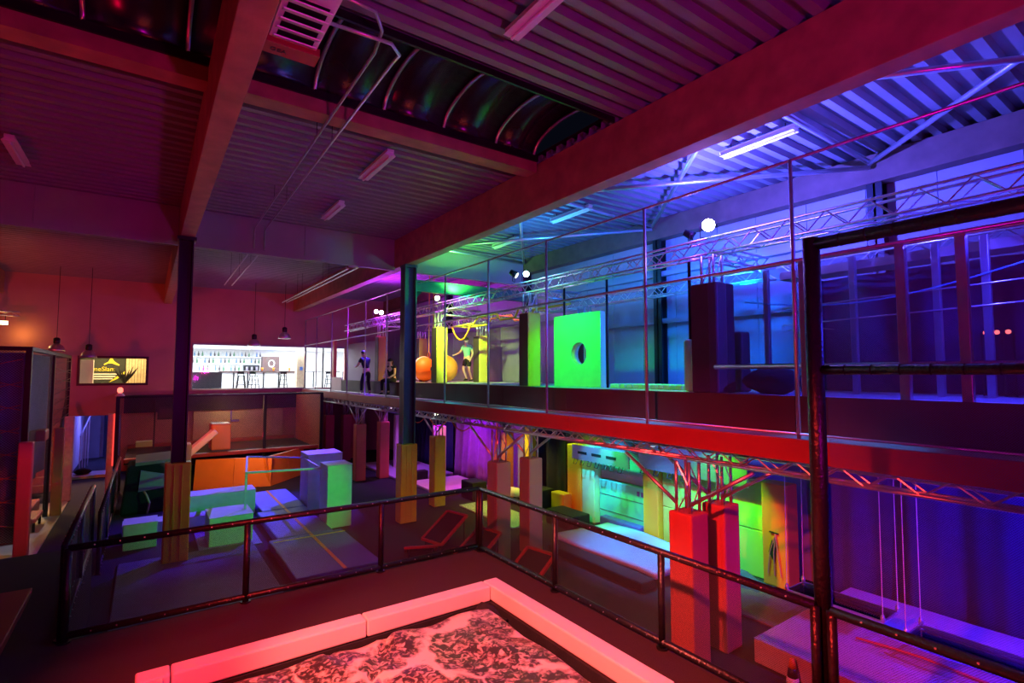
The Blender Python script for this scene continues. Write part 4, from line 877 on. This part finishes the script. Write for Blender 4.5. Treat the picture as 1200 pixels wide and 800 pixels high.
for m_i, mm in enumerate(cols):
    base = None
    for k in range(14):
        z = (4.54, 4.99, 5.39)[(k+m_i) % 3]; x = 2.1+((k*4+m_i)*.0689) % 3.85
        if base is None: base = B().lathe((0, 0, 0), bprof, 8).build('bottle', mm, org=(0, 0, 0)); o = base
        else: o = base.copy(); C.objects.link(o)
        o.location = (x, 35.62+.05*(k % 3), z+.001)
        tag(o, 'small %s bottle on the white cafe shelf' % ('green', 'black', 'blue', 'clear')[m_i], 'bottle', '%s bottles on the cafe shelf' % ('green', 'black', 'blue', 'clear')[m_i])
cm = thing('coffee_machine', (4.9, 32.6, 4.52), 'dark coffee machine standing on the bar counter', 'coffee machine'); B().box(4.4, 5.2, 32.4, 32.8, 4.53, 4.85).build('body', M_blackm, cm, bevel=.03)
for k in range(3): B().box(4.5+k*.25, 4.6+k*.25, 32.3, 32.4, 4.55, 4.75).build('group_head', M_steel, cm)
fr = thing('drinks_fridge', (6.1, 34.6, CZ), 'dark drinks display with a round white emblem behind the bar', 'display'); B().box(5.7, 6.65, 34.5, 35.0, CZ, 5.4).build('body', M_brown, fr, bevel=.01)
B().path([(6.2+.16*math.cos(a), 34.48, 4.98+.2*math.sin(a)) for a in [2*PI*k/20 for k in range(20)]], .025, 6, closed=True).build('emblem_ring', M_white, fr)
for x, lab in ((5.35, 'orange drink glass on the bar beside the coffee machine'), (5.95, 'orange drink glass on the bar before the dark display'), (6.8, 'orange drink glass at the free end of the bar')): tag(B().lathe((x, 32.45, 4.525), [(.04, 0), (.07, .14), (.075, .18)], 10).build('drink_glass', M_orange, smooth=True), lab, 'glass')
cp = thing('cafe_pillar', (7.1, 31.0, CZ), 'pale timber pillar in the cafe with a blue square notice', 'pillar'); B().box(6.85, 7.3, 30.8, 31.25, CZ, 5.6).build('shaft', M_wood, cp, bevel=.01); B().box(7.0, 7.15, 30.77, 30.8, 4.55, 4.75).build('notice', mat('notice_blue', (.08, .2, .6), .6), cp)
def stool(x, y, lab, rot=0.):
    t = thing('bar_stool', (0, 0, 0), lab, 'bar stool', 'black bar stools in the cafe')
    B().box(-.16, .16, -.16, .16, .70, .74).build('seat', M_blackm, t, bevel=.01)
    for a in (-1, 1):
        for b in (-1, 1): B().bar((a*.21, b*.21, 0.004), (a*.13, b*.13, .72), .035, .035).build('leg', M_blackm, t)
    for z, s in ((.25, .185), (.5, .155)):
        for (p, q) in (((-s, -s), (s, -s)), ((-s, s), (s, s)), ((-s, -s), (-s, s)), ((s, -s), (s, s))): B().bar((*p, z), (*q, z), .02, .03).build('stretcher', M_blackm, t)
    B().box(-.16, .16, .13, .16, .82, .95).build('backrest', M_blackm, t); B().box(-.16, -.13, .13, .16, .74, .95).box(.13, .16, .13, .16, .74, .95).build('back_post', M_blackm, t)
    t.location = (x, y, CZ); t.rotation_euler = (0, 0, rot)
stool(4.05, 30.6, 'black bar stool standing before the first white bar panel'); stool(4.62, 30.4, 'black bar stool standing before the middle of the bar', .3); stool(6.1, 30.5, 'black bar stool standing near the timber pillar', -.2)
stool(8.5, 30.3, 'black bar stool at the high table behind the glass door'); stool(9.5, 30.4, 'black bar stool deepest behind the glass door', .4)
def htable(x, y, lab):
    t = thing('high_table', (x, y, CZ), lab, 'table', 'high tables in the cafe'); B().box(x-.35, x+.35, y-.35, y+.35, 4.46, 4.5).build('top', M_brown, t); B().tube((x, y, CZ+.02), (x, y, 4.46), .035, 8).build('stem', M_blackm, t); B().lathe((x, y, CZ), [(.25, .002), (.23, .03)], 14).build('foot', M_blackm, t)
htable(6.35, 31.5, 'dark high table left of the timber pillar'); htable(7.75, 30.8, 'dark high table right of the timber pillar'); htable(8.85, 31.0, 'dark high table behind the glass door')
tag(B().box(8.05, 8.5, 35.9, 35.98, CZ, 5.2).build('inner_door', M_redboard), 'thin red framed door at the back of the cafe', 'door')

# ------------------------------------------------------------------ jump platform in the foreground
PZ = 1.2
pf = B().box(XL, -.72, YN, 12.6, 0.001, PZ).box(-.72, 5.1, 6.42, 8.36, .001, PZ).box(4.12, 5.1, 2.6, 6.42, .001, PZ).box(4.12, 5.26, YN, 2.6, .001, PZ).box(-.72, .18, YN, 6.42, .001, PZ)
struct(pf.build('floor_platform', M_plat))
struct(B().box(.18, 4.12, -3, 6.42, .02, .5).build('pit_base', M_blackf))
FO = []
def pad(a, b, lab, along):
    x0, x1 = sorted((a[0], b[0])); y0, y1 = sorted((a[1], b[1]))
    tag(B().box(x0+.006, x1-.006, y0+.006, y1-.006, PZ+.002, PZ+.21).build('foam_edge_pad', M_foam, bevel=.02), lab, 'foam pad', 'pale foam pads round the air bag')
pad((0.0, 6.36), (.3, 6.6), 'short pale foam pad at the carpet corner of the air bag', 0); pad((.3, 6.36), (2.3, 6.6), 'pale foam pad along the railing side of the air bag, nearer the carpet corner', 0); pad((2.3, 6.36), (4.08, 6.6), 'pale foam pad along the railing side of the air bag, nearer the railing corner', 0)
yy = 6.6
for k, l in enumerate((3.2, 3.0, 3.0)):
    pad((4.08, yy-l), (4.32, yy), ('pale foam pad running from the railing corner beside the air bag', 'pale foam pad continuing toward the jump tower on the mezzanine side', 'pale foam pad at the foot of the jump tower on the mezzanine side')[k], 1); yy -= l
yy = 6.36
for k in range(3): pad((0, yy-3), (.24, yy), 'pale foam pad on the carpet side of the air bag', 1); yy -= 3
tag(B().box(.24, 4.08, 6.33, 6.36, .5, PZ).box(4.05, 4.08, -2.9, 6.33, .5, PZ).build('pit_lining', M_blackf), 'black cloth lining hanging inside the foam edge', 'lining')
# printed air bag
mbag = bpy.data.materials.new('lava_print'); mbag.use_nodes = True; nt = mbag.node_tree; n = nt.nodes; L = nt.links; bs = n['Principled BSDF']; bs.inputs['Roughness'].default_value = .38
tc = n.new('ShaderNodeTexCoord'); no = n.new('ShaderNodeTexNoise'); no.inputs['Scale'].default_value = 2.2; no.inputs['Detail'].default_value = 5
L.new(tc.outputs['Object'], no.inputs['Vector'])
mxv = n.new('ShaderNodeMix'); mxv.data_type = 'VECTOR'; mxv.inputs['Factor'].default_value = .42; L.new(tc.outputs['Object'], mxv.inputs[4]); L.new(no.outputs['Color'], mxv.inputs[5])
vo = n.new('ShaderNodeTexVoronoi'); vo.feature = 'DISTANCE_TO_EDGE'; vo.inputs['Scale'].default_value = 1.5; L.new(mxv.outputs[1], vo.inputs['Vector'])
n3 = n.new('ShaderNodeTexNoise'); n3.inputs['Scale'].default_value = 1.3; n3.inputs['Detail'].default_value = 6; L.new(tc.outputs['Object'], n3.inputs['Vector'])
ad = n.new('ShaderNodeMath'); ad.operation = 'MULTIPLY_ADD'; ad.inputs[1].default_value = .55; ad.inputs[2].default_value = -.245; L.new(n3.outputs['Fac'], ad.inputs[0])
sm = n.new('ShaderNodeMath'); sm.operation = 'ADD'; L.new(vo.outputs['Distance'], sm.inputs[0]); L.new(ad.outputs[0], sm.inputs[1])
r1 = n.new('ShaderNodeValToRGB'); r1.color_ramp.elements[0].position = .04; r1.color_ramp.elements[1].position = .085; L.new(sm.outputs[0], r1.inputs['Fac'])
n2 = n.new('ShaderNodeTexNoise'); n2.inputs['Scale'].default_value = 13; n2.inputs['Detail'].default_value = 8; n2.inputs['Distortion'].default_value = 1.2; L.new(tc.outputs['Object'], n2.inputs['Vector'])
r2 = n.new('ShaderNodeValToRGB'); r2.color_ramp.elements[0].position = .47; r2.color_ramp.elements[0].color = (.05, .035, .035, 1); r2.color_ramp.elements[1].position = .68; r2.color_ramp.elements[1].color = (.72, .55, .50, 1); L.new(n2.outputs['Fac'], r2.inputs['Fac'])
mx = n.new('ShaderNodeMix'); mx.data_type = 'RGBA'; L.new(r1.outputs['Color'], mx.inputs['Factor']); mx.inputs[6].default_value = (.85, .68, .60, 1); L.new(r2.outputs['Color'], mx.inputs[7])
L.new(mx.outputs[2], bs.inputs['Base Color'])
def bagf(u, v):
    x = .28+3.7*u; yy = -2.6+8.84*v; e = min(u, 1-u, (1-v)*2.4)*3.7; e = min(1, e/.2)
    z = .80+.50*math.sin(e*PI/2)**.6+.035*math.sin(7*x+3*yy)*math.sin(2.2*yy-x)-.05*math.exp(-((x-.62*yy+1.35)/.05)**2)-.045*math.exp(-((x+.35*yy-3.9)/.04)**2)
    return (x, yy, z)
ab = thing('air_bag', (2.1, 2, .5), 'big air bag with a printed lava rock pattern inside the foam edge', 'air bag')
B().grid(bagf, 60, 110).build('printed_top', mbag, ab, smooth=True)
B().box(.5, 3.64, -2.55, 5.85, .505, .78).build('body', M_blackf, ab, bevel=.05)
B().grid(lambda u, v: (3.6+.42*u+.03*math.sin(9*v), 5.86+.42*v, 1.2+.14*math.sin(PI*u)*math.sin(PI*v)*(1+.6*math.sin(11*u+6*v))-.1*(u+v)**2/2), 14, 14).build('corner_wrap', M_blackf, ab, smooth=True, solid=.01)
# second foam edge on the left
tag(B().box(-1.6, -1.25, 8.0, 10.35, PZ+.001, PZ+.1).box(-3.5, -1.6, 10.0, 10.35, PZ+.001, PZ+.1).build('foam_edge_corner', M_redboard, bevel=.015), 'flat red foam edge corner on the carpet beside the cage', 'foam pad')
# netted railing round the platform
RT = 2.3
def run(pts, lab, net=True, zb=PZ, zt=RT, r=.042):
    t = thing('netted_railing', (pts[0][0], pts[0][1], zb), lab, 'railing', 'black netted railings of the platform')
    for x, y in pts:
        B().tube((x, y, zb+.001), (x, y, zt), r, 10).build('post', M_black, t, smooth=True); B().lathe((x, y, zb+.001), [(.07, 0), (.07, .02)], 12).build('foot', M_blackm, t)
    for z in (zb+.08, zt):
        B().tube((*pts[0], z), (*pts[-1], z), r, 10).build('rail', M_black, t, smooth=True)
    for a, b in zip(pts[:-1], pts[1:]):
        d = Vector((b[0]-a[0], b[1]-a[1], 0)); s = d.normalized().cross(Vector((0, 0, 1)))*.003
        B().obox((Vector((*a, 0))+Vector((*b, 0)))/2+Vector((0, 0, (zb+zt)/2+.04)), d/2, s, (0, 0, (zt-zb)/2-.05)).build('net', M_net, t)
    st = B(); p0 = Vector((*pts[0], 0)); d = Vector((*pts[-1], 0))-p0; k = int(d.length/.24); nn = d.normalized().cross(Vector((0, 0, 1)))
    for z in (zb+.08, zt):
        for i in range(1, k):
            for sg in (-1, 1):
                c = p0+d*(i/k)+Vector((0, 0, z+.012))+nn*sg*r*.95; st.path([c-nn*sg*.004, c+nn*sg*.008], .009, 6)
    o = st.build('lacing_tie', M_alu, t); o['kind'] = 'stuff'
run([(-.7, 8.3), (1.24, 8.3), (3.2, 8.3), (5.03, 8.3)], 'black netted railing across the far edge of the platform')
run([(5.03, 8.2), (5.03, 6.1), (5.03, 4.15), (5.03, 2.42)], 'black netted railing between the platform corner and the tall frame')
run([(5.03, 2.28), (5.03, .2), (5.03, -2)], 'black netted railing under the tall net frame')
run([(-.74, 8.4), (-.74, 10.4), (-.74, 12.5)], 'black netted railing stepping back on the carpet side of the platform')
run([(-.74, 14.8), (-.74, 17.5), (-.74, 20.5), (-.7, 24.0)], 'lower black netted fence along the walkway to the court', True, 0, 1.32)
tf = thing('tall_net_frame', (5.15, 2.4, PZ), 'tall black padded frame with a big safety net above the railing', 'net frame')
B().tube((5.15, 2.4, PZ+.001), (5.15, 2.4, 5.68), .075, 12).build('post', M_black, tf, smooth=True); B().tube((5.15, -2.4, PZ+.001), (5.15, -2.4, 5.68), .075, 12).build('post', M_black, tf, smooth=True)
B().tube((5.15, 2.4, 5.62), (5.15, -2.45, 5.62), .06, 12).build('top_bar', M_black, tf, smooth=True); B().tube((5.15, 2.35, 4.43), (5.15, -2.4, 4.43), .045, 12).build('middle_bar', M_black, tf, smooth=True)
B().box(5.148, 5.152, -2.35, 2.3, 4.47, 5.58).build('upper_net', M_netl, tf); B().box(5.148, 5.152, -2.35, 2.3, 2.34, 4.39).build('lower_net', M_netl, tf)
st_ = B()
for i in range(1, 22):
    for z, r in ((5.62, .064), (4.43, .049)): c = Vector((5.15, 2.35-i*.21, z)); st_.path([c-Vector((0, .006, 0)), c+Vector((0, .006, 0))], r, 8)
o = st_.build('lacing_tie', M_blackm, tf); o['kind'] = 'stuff'

# ------------------------------------------------------------------ people
M_skin = mat('skin', (.75, .50, .38), .55)
def skin(name, nodes, edges, m, parent, sub=2):
    me = bpy.data.meshes.new(name); org = ORG[parent.name]
    me.from_pydata([tuple(Vector(p[:3])) for p in nodes], edges, []); o = bpy.data.objects.new(name, me); C.objects.link(o)
    md = o.modifiers.new('s', 'SKIN'); md.use_smooth_shade = True
    for i, p in enumerate(nodes):
        r = p[3]; me.skin_vertices[0].data[i].radius = (r, r) if not isinstance(r, tuple) else r
    me.skin_vertices[0].data[0].use_root = True
    s = o.modifiers.new('d', 'SUBSURF'); s.levels = sub; s.render_levels = sub
    dg = bpy.context.evaluated_depsgraph_get(); dg.update()
    nm = bpy.data.meshes.new_from_object(o.evaluated_get(dg)); bpy.data.objects.remove(o)
    nm.materials.clear(); nm.materials.append(m)
    for p in nm.polygons: p.use_smooth = True
    ob = bpy.data.objects.new(name, nm); C.objects.link(ob); ob.parent = parent; return ob
def person(lab, loc, rz, J, tops, legsm, shoem, hairm, shorts=True, sleeve=.5):
    t = thing('person', loc, lab, 'person')
    r = {'pel': (.13, .1), 'wai': (.12, .09), 'che': (.16, .105), 'nec': .055, 'chin': .06, 'head': (.085, .1), 'top': (.075, .085)}
    nodes = []; idx = {}
    def nd(k, p, rr): idx[k] = len(nodes); nodes.append((*p, rr))
    for k in ('pel', 'wai', 'che', 'nec', 'chin', 'head', 'top'): nd(k, J[k], r[k])
    ed = [(0, 1), (1, 2), (2, 3), (3, 4), (4, 5), (5, 6)]
    for s in 'LR':
        nd('sh'+s, J['sh'+s], .06); nd('el'+s, J['el'+s], .042); nd('wr'+s, J['wr'+s], .028); nd('ha'+s, J['ha'+s], (.036, .02))
        nd('hi'+s, J['hi'+s], .088); nd('kn'+s, J['kn'+s], .056); nd('an'+s, J['an'+s], .036); nd('to'+s, J['to'+s], .034)
        i = idx
        ed += [(i['che'], i['sh'+s]), (i['sh'+s], i['el'+s]), (i['el'+s], i['wr'+s]), (i['wr'+s], i['ha'+s]), (0, i['hi'+s]), (i['hi'+s], i['kn'+s]), (i['kn'+s], i['an'+s]), (i['an'+s], i['to'+s])]
        h = Vector(J['ha'+s]); d = (h-Vector(J['wr'+s])).normalized(); sd = d.cross(Vector((0, 0, 1)))
        sd = sd.normalized() if sd.length > .1 else Vector((1, 0, 0))
        for f, (off, ln) in enumerate(((-.024, .06), (-.008, .075), (.008, .07), (.024, .055))):
            nd('f%d%s' % (f, s), h+sd*off+d*ln, .009); ed.append((idx['ha'+s], idx['f%d%s' % (f, s)]))
        nd('th'+s, Vector(J['wr'+s])+d*.05+sd*.05, .011); ed.append((idx['wr'+s], idx['th'+s]))
    bd = skin('body', nodes, ed, M_skin, t)
    # head details as one child mesh each
    H = Vector(J['head']); F = Vector(J.get('face', (0, -1, 0))).normalized(); S = F.cross(Vector((0, 0, 1))).normalized()
    f = B()
    for s in (-1, 1):
        c = H+F*.088+S*s*.034+Vector((0, 0, .0)); f.path([c-S*.012, c+S*.012], .008, 6)
    e_ = f.build('eyes', M_blackm, t, org=(0, 0, 0)); e_.location = (0, 0, 0)
    nz = B().path([H+F*.085+Vector((0, 0, .01)), H+F*.115+Vector((0, 0, -.03)), H+F*.09+Vector((0, 0, -.04))], [.008, .016, .01], 6).build('nose', M_skin, t, org=(0, 0, 0)); nz.location = (0, 0, 0)
    mo = B().path([H+F*.088-S*.022+Vector((0, 0, -.065)), H+F*.095+Vector((0, 0, -.067)), H+F*.088+S*.022+Vector((0, 0, -.065))], .006, 5).build('mouth', M_redboard, t, org=(0, 0, 0)); mo.location = (0, 0, 0)
    er = B()
    for s in (-1, 1): er.path([H+S*s*.09+Vector((0, 0, .02)), H+S*s*.1+Vector((0, 0, -.02))], .016, 6)
    er = er.build('ears', M_skin, t, org=(0, 0, 0)); er.location = (0, 0, 0)
    hr = B().lathe((0, 0, 0), [(.102*math.sin(a)+.001, -.108*math.cos(a)) for a in [PI*.42+PI*.58*k/8 for k in range(9)]], 16).build('hair', hairm, t, smooth=True, org=(0, 0, 0)); hr.location = H-F*.014+Vector((0, 0, .03))
    if J.get('pony'):
        pn_ = B().path([H-F*.08+Vector((0, 0, .06)), H-F*.15+Vector((0, 0, -.02)), H-F*.13+Vector((0, 0, -.18))], [.05, .05, .015], 8).build('ponytail', hairm, t, smooth=True, org=(0, 0, 0)); pn_.location = (0, 0, 0)
    # clothes
    def mid(a, b, k): return tuple(Vector(J[a]).lerp(Vector(J[b]), k))
    sn = [(*J['pel'], (.145, .115)), (*J['wai'], (.14, .11)), (*J['che'], (.175, .125)), (*mid('che', 'nec', .75), .075)]; se = [(0, 1), (1, 2), (2, 3)]
    for s in 'LR':
        b = len(sn); sn += [(*J['sh'+s], .078), (*mid('sh'+s, 'el'+s, sleeve*1.2), .062)]; se += [(2, b), (b, b+1)]
    skin('shirt', sn, se, tops, t)
    pn2 = [(*(Vector(J['pel'])+Vector((0, 0, .03))), (.145, .118)), (*J['pel'], (.146, .12))]; pe = [(0, 1)]
    for s in 'LR':
        b = len(pn2); pn2 += [(*J['hi'+s], .105)]
        if shorts: pn2 += [(*mid('hi'+s, 'kn'+s, .8), .085)]; pe += [(1, b), (b, b+1)]
        else: pn2 += [(*J['kn'+s], .075), (*mid('kn'+s, 'an'+s, .9), .055)]; pe += [(1, b), (b, b+1), (b+1, b+2)]
    skin('shorts' if shorts else 'trousers', pn2, pe, legsm, t)
    for s in 'LR':
        a = Vector(J['an'+s]); to = Vector(J['to'+s]); d = (to-a); d.z = 0; d.normalize()
        sh_ = skin('shoe', [(*(a-d*.04+Vector((0, 0, -.02))), .042), (*(a+d*.06+Vector((0, 0, -.03))), .042), (*(to+d*.03), (.04, .03))], [(0, 1), (1, 2)], shoem, t, 1)
    t.rotation_euler = (0, 0, rz); return t
# local frame: faces -Y
walk = dict(pel=(0, 0, .93), wai=(0, -.01, 1.08), che=(0, -.03, 1.3), nec=(0, -.05, 1.48), chin=(0, -.07, 1.56), head=(0, -.07, 1.63), top=(0, -.06, 1.69),
    shL=(-.19, -.02, 1.4), elL=(-.3, -.12, 1.16), wrL=(-.36, -.32, 1.06), haL=(-.37, -.4, 1.05), shR=(.19, -.02, 1.4), elR=(.25, .06, 1.14), wrR=(.23, -.02, .92), haR=(.22, -.05, .85),
    hiL=(-.1, 0, .88), knL=(-.11, -.1, .5), anL=(-.1, .08, .12), toL=(-.1, -.06, .05), hiR=(.1, 0, .88), knR=(.12, -.02, .48), anR=(.13, .14, .1), toR=(.13, 0, .045))
person('man in a green T-shirt and dark shorts walking across the stage', (10.45, 18.1, SZ), math.radians(-75), walk, mat('mint_shirt', (.25, .75, .55), .8), M_blackf, M_blackm, mat('brown_hair', (.06, .035, .02), .7))
stand = dict(pel=(0, 0, .95), wai=(0, -.04, 1.1), che=(0, -.1, 1.32), nec=(0, -.16, 1.5), chin=(0, -.2, 1.57), head=(0, -.21, 1.64), top=(0, -.2, 1.7),
    shL=(-.19, -.1, 1.42), elL=(-.26, -.2, 1.16), wrL=(-.16, -.42, 1.12), haL=(-.12, -.5, 1.14), shR=(.19, -.1, 1.42), elR=(.27, -.2, 1.17), wrR=(.2, -.42, 1.1), haR=(.16, -.5, 1.12),
    hiL=(-.1, .02, .9), knL=(-.12, -.04, .5), anL=(-.1, .1, .1), toL=(-.1, -.04, .045), hiR=(.1, .02, .9), knR=(.13, -.12, .5), anR=(.16, -.1, .1), toR=(.17, -.24, .045))
person('dark clothed person standing and leaning on the walkway beside the seated woman', (7.2, 20.5, DZ), math.radians(200), stand, M_blackf, mat('dark_trousers', (.02, .018, .025), .9), M_blackm, mat('black_hair', (.01, .01, .012), .6), False)
sit = dict(pel=(0, .06, .58), wai=(0, .02, .73), che=(0, -.04, .94), nec=(0, -.08, 1.12), chin=(0, -.11, 1.19), head=(0, -.12, 1.26), top=(0, -.11, 1.32),
    shL=(-.17, -.04, 1.04), elL=(-.22, -.12, .78), wrL=(-.1, -.32, .68), haL=(-.05, -.39, .67), shR=(.17, -.04, 1.04), elR=(.23, -.12, .78), wrR=(.14, -.34, .66), haR=(.1, -.41, .65),
    hiL=(-.1, 0, .56), knL=(-.12, -.42, .55), anL=(-.12, -.4, .12), toL=(-.12, -.54, .045), hiR=(.1, 0, .56), knR=(.13, -.43, .55), anR=(.15, -.36, .12), toR=(.16, -.5, .045), pony=1)
person('woman in dark sleeveless top seated on the stage edge with a ponytail', (7.56, 18.75, DZ+.03), math.radians(-60), sit, M_blackf, mat('dark_leggings', (.02, .015, .02), .8), M_blackm, mat('dark_brown_hair', (.03, .015, .01), .6), False, .2)
